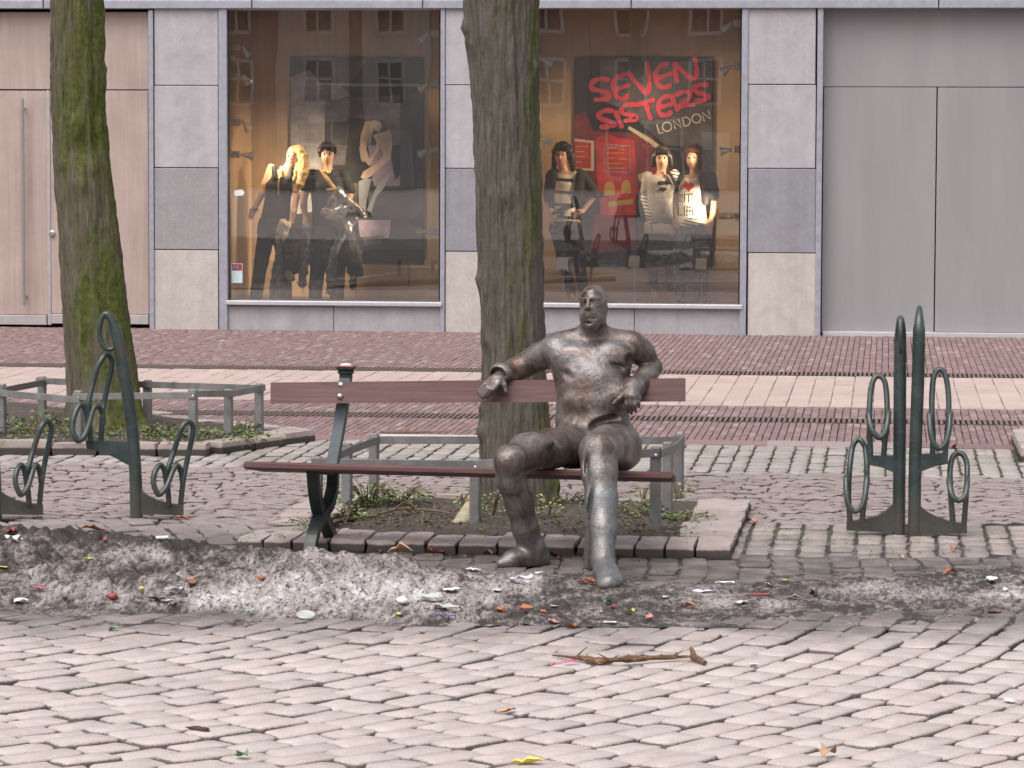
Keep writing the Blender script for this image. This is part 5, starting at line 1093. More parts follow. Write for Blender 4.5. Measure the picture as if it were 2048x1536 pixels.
mb = MB(); hx, hy = 1377, 373
poly2(mb, [(hx + 11 * math.sin(a) ** 3, hy - .7 * (13 * math.cos(a) - 5 * math.cos(2 * a) - 2 * math.cos(3 * a) - math.cos(4 * a))) for a in np.linspace(0, 2 * math.pi, 28, endpoint=False)], yt)
M['heart'] = mat_plain('heart_red', (.62, .03, .025), .7, var=.03); obj('printed_heart', mb, M['heart'], t, smooth=False)
mb = MB()
for s in ([(1364, 391), (1358, 389), (1356, 396), (1358, 404), (1364, 402)], [(1369, 388), (1369, 404)], [(1372, 389), (1382, 388)], [(1377, 389), (1377, 404)], [(1384, 387), (1388, 395), (1393, 387)], [(1388, 395), (1388, 404)],
          [(1357, 414), (1357, 431), (1364, 430)], [(1369, 414), (1369, 431)], [(1374, 431), (1374, 415), (1381, 414)], [(1374, 422), (1380, 422)], [(1392, 414), (1385, 414), (1385, 431), (1392, 430)], [(1385, 422), (1391, 422)]): stroke(mb, s, 2.6, yt - .002)
obj('printed_letters', mb, M['black_cloth'], t, smooth=False)
# left window: blonde figure leaning, holding garments
t = lab('mannequin', 560, 600, 'blonde mannequin leaning her head, in a black vest and dark trousers')
def b_(b):
    head(b, 587, 313, -5); b.cone(Q(582, 326), Q(570, 343), .045, .055, .03)
    b.loft([(*Q(562, 340), .14, .075), (*Q(560, 365), .16, .10), (*Q(556, 395), .13, .09), (*Q(552, 425), .14, .10), (*Q(546, 455), .16, .10)], .04)
    b.chain([(Q(543, 336), .048), (Q(530, 368), .038), (Q(524, 388), .036), (Q(510, 416, -.03), .026)], .02); hand(b, (510, 416), (505, 426), 2.4, dy=-.03)
    b.chain([(Q(588, 350), .046), (Q(593, 392, -.04), .040), (Q(587, 425, -.1), .034), (Q(582, 446, -.12), .027)], .02); hand(b, (582, 446), (580, 457), 2.4, dy=-.13)
    b.chain([(Q(534, 462), .09), (Q(524, 520), .065), (Q(513, 580), .045), (Q(512, 594), .04)], .03); b.chain([(Q(562, 462), .09), (Q(566, 520), .065), (Q(572, 594), .045)], .03)
blob('body', M['skin'], t, b_, .011); face(t, 587, 313, -5)
blob('vest', M['black_cloth'], t, lambda b: b.loft([(*Q(562, 352), .13, .095), (*Q(560, 368), .165, .118), (*Q(556, 395), .145, .108), (*Q(552, 425), .155, .115), (*Q(550, 436), .16, .115)], .04).cone(Q(548, 336, -.06), Q(552, 356, -.08), .03, .04, .02).cone(Q(583, 338, -.04), Q(580, 356, -.07), .03, .04, .02).ell(Q(565, 344, -.1), (.06, .06, .055), .02, 's'))
blob('trousers', M['dark_denim'], t, lambda b: b.loft([(*Q(549, 436), .165, .115), (*Q(546, 466), .18, .12)], .03).chain([(Q(534, 462), .10), (Q(523, 520), .078), (Q(512, 592), .07)], .03).chain([(Q(562, 462), .10), (Q(567, 520), .08), (Q(572, 594), .072)], .03), noise=.006)
blob('hair', M['hair_blond'], t, lambda b: b.ell(Q(594, 308, .03), (.098, .10, .10), .02).chain([(Q(606, 312, -.05), .055), (Q(607, 345, -.09), .055), (Q(600, 368, -.12), .04), (Q(592, 384, -.12), .018)], .03).cone(Q(582, 299, -.06), Q(602, 302, -.07), .03, .035, .02).cone(Q(596, 330, -.08), Q(588, 360, -.12), .03, .02, .02), noise=.010, nsc=26)
blob('necklace', M['gold'], t, lambda b: b.chain([(Q(562, 332, -.08), .008), (Q(558, 356, -.13), .013), (Q(557, 366, -.135), .010), (Q(557, 390, -.125), .009)], .005), .008)
blob('bracelet', M['boot'], t, lambda b: b.ell(Q(510, 419, -.03), (.038, .038, .022), .01), .009)
# dark-haired figure with a shoulder strap
t = lab('mannequin', 655, 600, 'dark haired mannequin in a black T-shirt with a gold chain')
def b_(b):
    head(b, 655, 309, -1); b.cone(Q(655, 324), Q(654, 344), .05, .06, .03)
    b.loft([(*Q(655, 344), .19, .075), (*Q(655, 368), .185, .11), (*Q(656, 400), .165, .10), (*Q(658, 440), .165, .10), (*Q(658, 465), .17, .10)], .04)
    b.chain([(Q(622, 350), .052), (Q(610, 384), .044), (Q(607, 410, -.04), .038), (Q(612, 438, -.08), .029)], .02); hand(b, (612, 438), (614, 449), 2.4, dy=-.09)
    b.chain([(Q(688, 350), .052), (Q(700, 385), .044), (Q(692, 425, -.06), .032)], .02)
    b.chain([(Q(642, 465), .09), (Q(636, 525), .07), (Q(630, 594), .05)], .03); b.chain([(Q(674, 465), .09), (Q(676, 525), .07), (Q(674, 594), .05)], .03)
blob('body', M['skin'], t, b_, .011); face(t, 655, 309, -1)
blob('black_shirt', M['black_cloth'], t, lambda b: b.loft([(*Q(655, 340), .14, .08), (*Q(655, 352), .19, .105), (*Q(655, 370), .20, .128), (*Q(656, 400), .182, .118), (*Q(658, 440), .185, .118), (*Q(658, 452), .19, .12)], .04).chain([(Q(624, 350), .066), (Q(612, 376), .062)], .02).chain([(Q(687, 350), .066), (Q(700, 380), .062)], .02).ell(Q(655, 337, -.08), (.055, .06, .05), .02, 's'))
blob('trousers', M['black_cloth'], t, lambda b: b.loft([(*Q(658, 452), .19, .12), (*Q(658, 474), .195, .125)], .03).chain([(Q(642, 468), .105), (Q(636, 525), .085), (Q(630, 594), .075)], .03).chain([(Q(674, 468), .105), (Q(677, 525), .085), (Q(674, 594), .075)], .03), noise=.006)
blob('hair', M['hair_black'], t, lambda b: b.ell(Q(655, 298, .02), (.098, .105, .085), .02).cone(Q(640, 300, -.04), Q(640, 310, -.02), .03, .02, .02).cone(Q(645, 293, -.07), Q(668, 295, -.07), .035, .03, .02), noise=.014, nsc=30)
blob('gold_chain', M['gold'], t, lambda b: b.chain([(Q(640, 337, -.09), .010), (Q(646, 343, -.13), .016), (Q(653, 344, -.135), .018), (Q(655, 336, -.11), .010)], .005), .008)
# things carried and draped in the left window
M['scarf'] = mat_plain('white_brown_scarf', (.48, .40, .32), .8, var=.6, sc=14)
M['vinyl'] = mat_plain('silver_vinyl', (.30, .30, .31), .22, .55, .5, 9)
M['strap'] = mat_plain('tan_strap', (.36, .24, .10), .6)
t = thing('shoulder_bag', Vector((V(690, 420, YM - .2).x, YM - .2, V(690, 460, YM - .2).z)), 'silver bag hanging by a tan strap from the dark haired mannequin', 'bag')
blob('bag_body', M['vinyl'], t, lambda b: b.ell(Q(688, 432, -.2), (.17, .09, .13), .03).cone(Q(676, 384, -.2), Q(655, 425, -.2), .04, .06, .05).cone(Q(680, 384, -.2), Q(724, 430, -.2), .04, .05, .05).cone(Q(652, 432, -.2), Q(650, 446, -.2), .03, .02, .03).cone(Q(660, 440, -.22), Q(695, 455, -.22), .05, .06, .03), noise=.022, nsc=11)
blob('strap', M['strap'], t, lambda b: b.chain([(Q(641, 338, -.12), .016), (Q(655, 358, -.15), .021), (Q(672, 382, -.17), .024)], .01).cone(Q(655, 380, -.18), Q(684, 380, -.18), .016, .02, .01), .009)
t = thing('garment_bundle', Vector((V(585, 440, YM - .18).x, YM - .18, V(585, 598, YM - .18).z)), 'bundle of scarf and ragged faded jeans hanging from the blonde mannequin\'s hand', 'clothes')
blob('scarf', M['scarf'], t, lambda b: b.cone(Q(566, 446, -.19), Q(556, 480, -.19), .05, .04, .03).cone(Q(573, 450, -.22), Q(568, 478, -.22), .04, .03, .02), noise=.016, nsc=15)
blob('jeans_leg', M['blue_denim'], t, lambda b: b.chain([(Q(562, 490, -.18), .05), (Q(556, 540, -.18), .06), (Q(553, 566, -.18), .065), (Q(551, 598, -.18), .07)], .03), noise=.016, nsc=14)
blob('jeans_leg', M['blue_denim'], t, lambda b: b.chain([(Q(612, 455, -.15), .05), (Q(616, 500, -.15), .04), (Q(606, 545, -.16), .045), (Q(604, 565, -.17), .05)], .03), noise=.016, nsc=14)
blob('dark_jacket', M['black_cloth'], t, lambda b: b.chain([(Q(585, 462, -.14), .08), (Q(580, 500, -.14), .11), (Q(582, 535, -.14), .09)], .03).cone(Q(600, 460, -.14), Q(612, 475, -.14), .06, .05, .03), noise=.016, nsc=14)
blob('cloth_tag', M['grey_tee'], t, lambda b: b.cone(Q(578, 548, -.2), Q(582, 556, -.2), .045, .045, .02), noise=.008)
t = thing('draped_clothes', Vector((V(680, 440, YM - .12).x, YM - .12, V(680, 590, YM - .12).z)), 'dark ragged garments draped low below the silver bag', 'clothes')
blob('draped_jeans', M['blue_denim'], t, lambda b: b.chain([(Q(690, 462, -.17), .05), (Q(672, 500, -.17), .05), (Q(664, 540, -.17), .05), (Q(662, 558, -.17), .045)], .03), noise=.014, nsc=14)
blob('draped_jacket', M['black_cloth'], t, lambda b: b.chain([(Q(690, 470, -.1), .10), (Q(700, 510, -.1), .12), (Q(714, 545, -.1), .07)], .03).chain([(Q(660, 490, -.1), .09), (Q(668, 540, -.1), .09), (Q(668, 578, -.1), .08)], .03).cone(Q(705, 540, -.12), Q(706, 572, -.12), .05, .04, .03), noise=.02, nsc=14)

# posters on the back walls
M['poster_dark'] = mat_plain('poster_black', (.012, .012, .014), .45, var=.3, sc=6)
M['ink'] = {k: mat_plain('ink_' + k, c, .55, var=.4 if k in ('silver', 'grey', 'deep', 'blue', 'red', 'violet') else .12, sc=5) for k, c in dict(silver=(.34, .34, .37), flesh=(.62, .48, .40), denim=(.34, .38, .44), blond=(.45, .37, .27), red=(.52, .045, .04), brush=(.72, .06, .105), amber=(.60, .40, .10), cream=(.62, .56, .40), orange=(.45, .11, .035), grey=(.095, .092, .10), violet=(.30, .24, .34), deep=(.19, .022, .03), white=(.74, .70, .62), blue=(.03, .045, .075)).items()}
YP = YB - .018
def poster(x0, y0, x1, y1, label):
    xm, ym = (x0 + x1) / 2, (y0 + y1) / 2; a, b = V(x0, ym, YP), V(x1, ym, YP); zt, zb = V(xm, y0, YP).z, V(xm, y1, YP).z
    t = thing('poster', Vector(((a.x + b.x) / 2, YP, zb)), label, 'poster'); mb = MB(); mb.box(((a.x + b.x) / 2, YP + .006, (zt + zb) / 2), (b.x - a.x, .012, zt - zb)); obj('sheet', mb, M['poster_dark'], t, smooth=False); return t
def ink(t, name, col, polys, k=1):
    mb = MB()
    for p in polys: poly2(mb, p, YP - .001 * k)
    obj(name, mb, M['ink'][col], t, smooth=False)
t = poster(580, 113, 848, 528, 'tall dark photo poster of a blonde woman bending forward')
ink(t, 'printed_wall', 'silver', [[(581, 155), (640, 130), (700, 190), (660, 205), (650, 230), (648, 420), (581, 430)]])
ink(t, 'printed_wall', 'grey', [[(650, 200), (800, 190), (800, 350), (790, 360), (770, 240), (700, 235), (690, 330), (652, 330)], [(600, 114), (740, 114), (700, 165), (640, 165)]], 1.6)
ink(t, 'printed_rail', 'silver', [[(628, 165), (840, 168), (840, 173), (628, 172)]], 2)
ink(t, 'printed_rail', 'white', [[(634, 166.5), (700, 168), (700, 170), (634, 170)]], 3)
ink(t, 'printed_stage', 'violet', [[(735, 290), (800, 290), (800, 372), (748, 372)], [(716, 440), (782, 440), (778, 476), (720, 474)]], 1.6)
ink(t, 'printed_floor', 'blue', [[(815, 190), (846, 180), (846, 420), (822, 440)], [(700, 480), (846, 470), (846, 500), (700, 500)]], 1.5)
zf = lambda l: [(570 + x / 3.49, 100 + y / 3.49) for x, y in l]
ink(t, 'printed_figure', 'blond', [zf([(560, 500), (610, 495), (628, 535), (604, 600), (594, 668), (578, 640), (560, 720), (552, 790), (530, 765), (519, 690), (530, 590)])], 2)
ink(t, 'printed_figure', 'flesh', [zf([(700, 572), (730, 553), (746, 600), (746, 690), (735, 760), (690, 802), (640, 842), (600, 882), (555, 902), (528, 890), (545, 850), (590, 820), (650, 785), (688, 730), (668, 690), (665, 640), (690, 640)]), zf([(528, 660), (556, 640), (577, 720), (602, 790), (588, 812), (558, 775), (535, 705)]), zf([(640, 640), (662, 648), (655, 700), (625, 745), (600, 780), (592, 762), (630, 700)]), zf([(618, 512), (664, 508), (672, 530), (650, 556), (622, 550)])], 3)
ink(t, 'printed_figure', 'blond', [zf([(596, 500), (625, 488), (664, 500), (678, 535), (655, 575), (622, 560)])], 2.2)
ink(t, 'printed_figure', 'flesh', [zf([(612, 596), (650, 580), (702, 570), (692, 642), (664, 652), (640, 642)]), zf([(630, 520), (662, 512), (668, 545), (645, 560)])], 2.8)
ink(t, 'printed_figure', 'violet', [zf([(640, 850), (730, 775), (726, 862), (640, 948), (602, 902)])], 2.5)
ink(t, 'printed_figure', 'denim', [zf([(514, 920), (560, 892), (602, 902), (590, 960), (572, 1040), (560, 1142), (518, 1132), (514, 1010)]), zf([(640, 950), (722, 862), (732, 882), (692, 962), (640, 1022), (602, 1132), (570, 1122), (592, 1060)])], 3.5)
ink(t, 'printed_shadow', 'grey', [[(700, 366), (716, 366), (714, 430), (700, 430)], [(725, 474), (770, 470), (760, 486), (730, 492)]], 2)
t = poster(1147, 113, 1427, 535, 'tall dark poster with hand-painted red lettering over a blurred red bus scene')
ink(t, 'printed_sky', 'grey', [[(1200, 118), (1425, 125), (1425, 300), (1330, 290), (1250, 220), (1200, 200)]])
ink(t, 'printed_glow', 'deep', [[(1148, 232), (1172, 222), (1186, 262), (1300, 268), (1330, 300), (1330, 385), (1148, 385)]], 1.6)
ink(t, 'printed_bus', 'red', [[(1190, 278), (1212, 266), (1236, 276), (1268, 280), (1276, 385), (1230, 392), (1196, 380)], [(1200, 396), (1272, 384), (1272, 430), (1200, 430)]], 2.2)
ink(t, 'printed_bus', 'deep', [[(1190, 430), (1268, 405), (1274, 500), (1180, 505)], [(1290, 272), (1340, 330), (1330, 352), (1280, 300)]], 1.9)
ink(t, 'printed_panel', 'cream', [[(1149, 277), (1188, 282), (1188, 342), (1149, 340)]], 3); ink(t, 'printed_panel', 'violet', [[(1208, 287), (1261, 291), (1261, 347), (1208, 343)]], 3)
ink(t, 'printed_panel', 'red', [[(1149, 282), (1182, 286), (1182, 337), (1149, 335)], [(1210, 290), (1259, 294), (1259, 344), (1210, 340)]], 4)
mb = MB()
for x0, x1, y in ((1152, 1178, 293), (1152, 1172, 303), (1152, 1176, 313), (1152, 1168, 324), (1214, 1232, 296), (1238, 1254, 299), (1214, 1250, 306), (1216, 1232, 316), (1238, 1258, 318), (1214, 1246, 327), (1216, 1256, 336)):
    n = int((x1 - x0) / 4.2)
    for k in range(n): stroke(mb, [(x0 + k * 4.2, y + (k * 37 % 3) * .3), (x0 + k * 4.2 + 2.8, y + .3 - (k * 53 % 3) * .3)], 1.9, YP - .005)
obj('printed_lines', mb, M['ink']['amber'], t, smooth=False)
ink(t, 'printed_window', 'amber', [[(1208, 392)] + [(1219 + 10.5 * math.cos(a), 377 - 15 * math.sin(a)) for a in np.linspace(math.pi, 0, 9)] + [(1230, 390)], [(1242, 388)] + [(1252 + 9 * math.cos(a), 374 - 14 * math.sin(a)) for a in np.linspace(math.pi, 0, 9)] + [(1262, 386)], [(1217, 404), (1266, 398), (1266, 408), (1217, 414)], [(1275, 350), (1287, 344), (1292, 354), (1280, 364)]], 4)
ink(t, 'printed_beam', 'cream', [[(1258, 252), (1300, 276), (1318, 290), (1330, 322), (1322, 322), (1312, 296), (1296, 284), (1256, 258)]], 3)
ink(t, 'printed_road', 'blue', [[(1150, 440), (1200, 432), (1210, 505), (1150, 530)], [(1275, 440), (1425, 430), (1425, 500), (1280, 500)]], 1.3)
nst = 0
zx = lambda l: [(1150 + x / 7.062, 100 + y / 7.062) for x, y in l]
mb = MB()
for s in ([(470, 425), (380, 405), (280, 430), (222, 490), (250, 550), (370, 582), (465, 620), (490, 660), (430, 692), (295, 702)], [(705, 350), (600, 385), (548, 445), (540, 540), (570, 630), (640, 690), (715, 682), (738, 640)], [(550, 562), (640, 535), (745, 500)], [(755, 325), (830, 420), (920, 520), (1012, 615), (1042, 550), (1048, 400), (1018, 190)], [(1305, 190), (1200, 232), (1142, 320), (1142, 420), (1182, 500), (1260, 530), (1335, 505)], [(1150, 402), (1250, 372), (1340, 338)], [(1440, 440), (1412, 310), (1412, 195)], [(1415, 195), (1500, 280), (1600, 370), (1680, 408), (1718, 340), (1715, 220), (1688, 115)],
          [(515, 855), (420, 858), (345, 900), (332, 950), (420, 990), (540, 1028), (552, 1060), (470, 1084), (378, 1086)], [(572, 875), (612, 965), (655, 1075)], [(840, 770), (720, 782), (655, 840), (690, 898), (820, 930), (876, 955), (830, 983), (712, 998)], [(865, 778), (980, 742), (1100, 706)], [(1000, 760), (1028, 850), (1063, 960)], [(1325, 650), (1230, 682), (1182, 760), (1182, 860), (1220, 915), (1300, 918), (1345, 890)], [(1190, 808), (1270, 790), (1345, 768)], [(1372, 655), (1402, 745), (1450, 835)], [(1435, 632), (1530, 592), (1615, 602), (1618, 670), (1540, 740), (1455, 800)], [(1455, 808), (1560, 785), (1670, 772)], [(1865, 492), (1780, 487), (1692, 522), (1672, 560), (1740, 600), (1858, 640), (1886, 670), (1820, 708), (1725, 720)]):
    nst += 1; p = smooth2(zx(s), 5); stroke(mb, p, 10.2, YP - .007 - .0006 * nst, taper=[.92 + .16 * math.sin(i * .7) for i in range(len(p))])
lt = obj('painted_lettering', mb, M['ink']['brush'], t, smooth=False)
mb = MB(); circ = lambda cx, cy, r, a0=0, a1=2 * math.pi: [(cx + r * math.cos(a), cy + r * math.sin(a)) for a in np.linspace(a0, a1, 22)]
for s in ([(1155, 1055), (1190, 1180), (1240, 1166)], circ(1300, 1085, 64), [(1418, 1112), (1383, 1000), (1500, 1092), (1462, 975)], [(1548, 1080), (1515, 958), (1570, 948), (1615, 975), (1628, 1015), (1605, 1058), (1548, 1080)], circ(1715, 968, 62), [(1825, 1002), (1795, 885), (1915, 972), (1885, 858)]): stroke(mb, zx(s), 2.7, YP - .007)
obj('small_lettering', mb, M['ink']['white'], t, smooth=False)

# lit spot lamps on the side walls of both windows
M['lamp_box'] = mat_plain('lamp_ballast', (.50, .52, .50), .4, .1, .05)
M['lamp_head'] = mat_plain('lamp_reflector', (.62, .64, .63), .3, .2, .05)
M['lamp_face'] = (lambda t: (t.b.inputs['Emission Color'].__setattr__('default_value', (1, .66, .34, 1)), t.b.inputs['Emission Strength'].__setattr__('default_value', 6.0), t.m)[2])(NT('lamp_glow'))
def lamp(px, py, sx, aim, watt, where):
    Yl = FAC + .34; c = V(px, py, Yl); t = thing('spotlight', c, where, 'spotlight', 'spotlights in the display windows')
    mb = MB(); mb.box(c + Vector((-sx * .07, 0, .005)), (.11, .06, .075), bev=.008); obj('ballast', mb, M['lamp_box'], t, smooth=False)
    tgt = V(*aim, YM + .15); d = (tgt - c).normalized(); s = c + Vector((sx * .02, 0, 0)); mb = MB(); mb.lathe(s, [(.016, -.02), (.022, .02), (.034, .06), (.052, .10)], 16, d); obj('lamp_head', mb, M['lamp_head'], t)
    mb = MB(); mb.lathe(s + d * .092, [(.001, 0), (.042, .002), (.042, .004)], 16, d); obj('lamp_bulb', mb, M['lamp_face'], t)
    L = bpy.data.lights.new('spot', 'SPOT'); L.energy = watt; L.color = (1, .72, .45); L.spot_size = math.radians(62); L.spot_blend = .7; L.shadow_soft_size = .04
    lo = bpy.data.objects.new('spot', L); COL.objects.link(lo); lo.location = s + d * .115; lo.rotation_euler = (-d).to_track_quat('Z', 'Y').to_euler()
W = 60
for i, (x, y, a) in enumerate(((484, 96, (620, 330)), (484, 152, (580, 320)), (484, 246, (560, 340)), (484, 310, (650, 330)))): lamp(x, y, 1, a, W, '%s spotlight on the left side wall of the left window' % ('topmost', 'second from top', 'third from top', 'lowest')[i])
for i, (x, y, a) in enumerate(((858, 68, (640, 320)), (858, 169, (655, 320)), (858, 300, (690, 400)), (856, 464, (700, 470)))): lamp(x, y, -1, a, W, '%s spotlight on the right side wall of the left window' % ('topmost', 'second from top', 'third from top', 'lowest')[i])
for i, (x, y, a) in enumerate(((1082, 120, (1250, 200)), (1082, 280, (1330, 340)))): lamp(x, y, 1, a, W, '%s spotlight beside the middle tree in the right window' % ('upper', 'lower')[i])
for i, (x, y, a) in enumerate(((1464, 48, (1300, 200)), (1464, 134, (1150, 350)), (1464, 300, (1130, 360)), (1464, 436, (1370, 400)))): lamp(x, y, -1, a, W, '%s spotlight on the right side wall of the right window' % ('topmost', 'second from top', 'third from top', 'lowest')[i])

# price cards on thin stands, stickers on the panes
for px, py, s in ((1125, 527, 'left of the three white price cards, before the striped mannequin'), (1268, 523, 'middle one of the three white price cards in the right window'), (1402, 528, 'right of the three white price cards, before the faded jeans')):
    Yc = FAC + .3; c = V(px, py, Yc); t = thing('price_card', Vector((c.x, Yc, ZB)), s, 'price card', 'white price cards in the right window')
    mb = MB(); mb.box(c, (.118, .006, .125), Matrix.Rotation(.06, 3, 'Y') , .001); obj('card', mb, M['card'], t, smooth=False)
    mb = MB(); mb.tube([(c.x + .01, Yc + .012, ZB), (c.x + .01, Yc + .012, c.z - .03)], .004, 6); mb.box((c.x + .01, Yc + .012, ZB + .006), (.06, .05, .012)); obj('stand', mb, M['steel'], t, smooth=False)
YS = FAC + .084
mb = MB(); mb.prism([V(x, y, YS) for x, y in ((469, 381), (484, 379), (489, 385), (486, 391), (470, 392), (468, 387))], (0, .003, 0)); tag(obj('pane_tag', mb, M['card'], smooth=False), 'small white paper tag on the left edge of the left pane', 'tag')
t = thing('window_sticker', V(474, 566, YS), 'small card with a red and violet top in the lower corner of the left pane', 'sticker')
mb = MB(); mb.prism([V(x, y, YS) for x, y in ((463, 527), (485, 527), (485, 566), (463, 566))], (0, .003, 0)); M['sticker'] = mat_plain('pale_blue_card', (.55, .66, .66), .5, var=.03); obj('card', mb, M['sticker'], t, smooth=False)
mb = MB(); mb.add([V(x, y, YS - .002) for x, y in ((464, 528), (484, 528), (484, 541), (464, 541))], [(0, 1, 2, 3)]); obj('red_band', mb, M['ink']['red'], t, smooth=False)
mb = MB(); mb.add([V(474 + 5 * math.cos(a), 535 + 4 * math.sin(a), YS - .003) for a in np.linspace(0, 6.28, 12, endpoint=False)], [tuple(range(12))]); mb.add([V(x, y, YS - .003) for x, y in ((465, 530), (470, 530), (470, 539), (465, 539))], [(0, 1, 2, 3)]); obj('printed_mark', mb, M['ink']['violet'], t, smooth=False)
mb = MB(); c = V(465, 311, FAC + .2); mb.box(c, (.08, .03, .05), bev=.004); mb.box(c + Vector((-.05, 0, 0)), (.03, .02, .03)); tag(obj('junction_box', mb, M['lamp_box'], smooth=False), 'small pale box on the left side wall below the lamps', 'box')

# ------------------------------------------------------------------ weeds, sticks and litter
M['weed'] = mat_attr('weed_leaf', [(0, (.065, .10, .022)), (.35, (.13, .19, .045)), (.7, (.20, .26, .08)), (1, (.10, .13, .04))], .6)
M['weed_pale'] = mat_attr('pale_weed', [(0, (.22, .29, .12)), (.5, (.30, .35, .14)), (1, (.36, .36, .10))], .6)
M['moss'] = mat_attr('moss_tuft', [(0, (.06, .10, .012)), (.5, (.11, .17, .025)), (1, (.09, .13, .02))], .9)
M['litter_leaf'] = mat_attr('leaf_scraps', [(0, (.05, .028, .016)), (.5, (.12, .06, .03)), (.8, (.22, .12, .06)), (1, (.08, .05, .03))], .8)
M['twig'] = mat_plain('twig_bark', (.13, .085, .055), .85, var=.35, sc=40)
def leaves(mb, rnds, c, n, spread, hgt, size, rd, up=.5):
    for _ in range(n):
        a = rd.uniform(0, 6.28); r_ = spread * math.sqrt(rd.random()); p = Vector((c.x + r_ * math.cos(a), c.y + r_ * math.sin(a), c.z + rd.uniform(.1, 1) * hgt * (1 - .5 * r_ / spread)))
        d = Vector((math.cos(a), math.sin(a), rd.uniform(-.3, up))).normalized(); s = Vector((-math.sin(a), math.cos(a), rd.uniform(-.4, .4))).normalized(); L = size * rd.uniform(.6, 1.3); u = d.cross(s) * L * .18
        mb.add([p, p + d * L * .5 + s * L * .32 + u, p + d * L, p + d * L * .5 - s * L * .32 + u], [(0, 1, 2, 3)]); rnds += [rd.random()] * 4
def weed(px, py, D, n, sp, h, sz, label, mat='weed', stems=6, up=.5):
    rd = random.Random(px * 7 + py); c = P(px, py, D); c.z = max(c.z, .04); t = thing('weed', Vector((c.x, c.y, .04)), label, 'weed', 'weeds growing in the tree beds'); c = Vector((c.x, c.y, .045))
    mb = MB(); rr = []; leaves(mb, rr, c, n, sp, h, sz, rd, up); obj('leaf', mb, M[mat], t, smooth=False, attr={'rnd': rr})['kind'] = 'stuff'
    mb = MB()
    for _ in range(stems):
        a = rd.uniform(0, 6.28); e = c + Vector((math.cos(a) * sp * .8, math.sin(a) * sp * .8, h * rd.uniform(.6, 1.1))); m_ = (c + e) / 2 + Vector((0, 0, h * .2)); mb.tube([c - Vector((0, 0, .02)), m_, e], [.004, .003, .0015], 5)
    obj('stem', mb, M['twig'], t)
weed(735, 1015, 18.6, 300, .17, .15, .030, 'straggly green weed beside the back left guard post', stems=16)
weed(800, 1015, 18.7, 280, .19, .12, .028, 'twiggy weed in the middle of the bed left of the tree', stems=18)
weed(690, 1045, 17.9, 60, .10, .12, .032, 'bright pale weed just behind the bench leg', 'weed_pale')
weed(985, 1035, 18.2, 80, .09, .16, .026, 'yellowish weed against the foot of the middle trunk', 'weed_pale')
weed(925, 1008, 18.4, 22, .05, .12, .030, 'small sprig above the ribbed cone of litter', 'weed_pale', 4)
weed(1095, 1040, 18.1, 70, .07, .15, .028, 'pale weed right of the mossy trunk, between the statue\'s legs', 'weed_pale')
weed(1135, 1010, 18.9, 90, .14, .06, .026, 'low weed patch at the back of the bed between the legs')
weed(1270, 1040, 18.2, 170, .17, .09, .030, 'leafy weed patch right of the reaching leg')
weed(1285, 1012, 18.9, 40, .07, .10, .026, 'yellow green weed behind the leafy patch', 'weed_pale')
weed(1357, 1000, 18.9, 50, .07, .14, .030, 'pale weed at the back right guard post', 'weed_pale')
weed(1375, 1055, 18.0, 140, .13, .05, .026, 'flat mossy weed in the right corner of the bed')
weed(620, 1045, 17.6, 60, .14, .05, .026, 'creeping green weed by the kerb left of the bench leg')
weed(80, 850, 23.3, 130, .30, .16, .045, 'weed cluster at the left post by the leaning tree')
weed(30, 872, 22.8, 120, .35, .08, .04, 'low weed patch at the left end of the leaning tree bed')
weed(330, 872, 22.7, 120, .25, .12, .042, 'weed patch right of the mossy trunk foot')
weed(445, 868, 22.6, 170, .32, .08, .04, 'weed patch in the right corner of the leaning tree bed')
weed(490, 850, 23.0, 40, .12, .14, .04, 'thin weed at the corner post of the leaning tree bed', 'weed_pale')
# ground-hugging moss and seedlings over the soil of both beds and in the joints
def cover(name, label, spots, n, size, mat, hgt=.02):
    rd = random.Random(len(label)); mb = MB(); rr = []
    for (px, py, z, sx, sy) in spots:
        for _ in range(n):
            x, y = rd.gauss(px, sx), rd.gauss(py, sy); p = G(x, y, z); leaves(mb, rr, p, 1, .01, hgt, size, rd, .3)
    tag(obj(name, mb, M[mat], smooth=False, attr={'rnd': rr}, at=(0, 0, 0)), label, 'ground cover', kind='stuff')
cover('bed_seedlings', 'tiny seedlings and moss scattered over the bare bed soil', [(760, 1040, .06, 60, 12), (850, 1030, .06, 60, 14), (1000, 1045, .06, 40, 10), (1130, 1045, .06, 50, 14), (1280, 1050, .06, 50, 12), (1360, 1060, .06, 35, 10), (1180, 1010, .06, 80, 6)], 130, .017, 'weed')
cover('leaf_litter', 'brown rotting leaf scraps over the bed soil', [(760, 1045, .05, 70, 14), (880, 1035, .05, 60, 14), (1130, 1050, .05, 70, 14), (1300, 1055, .05, 60, 12), (1000, 1106, .0, 120, 4), (1180, 1112, 0, 90, 4)], 90, .03, 'litter_leaf', .012)
cover('far_bed_seedlings', 'low green growth covering the soil round the leaning tree', [(60, 865, .08, 70, 9), (330, 870, .08, 40, 8), (430, 872, .08, 60, 8), (200, 865, .08, 60, 8)], 220, .03, 'weed')
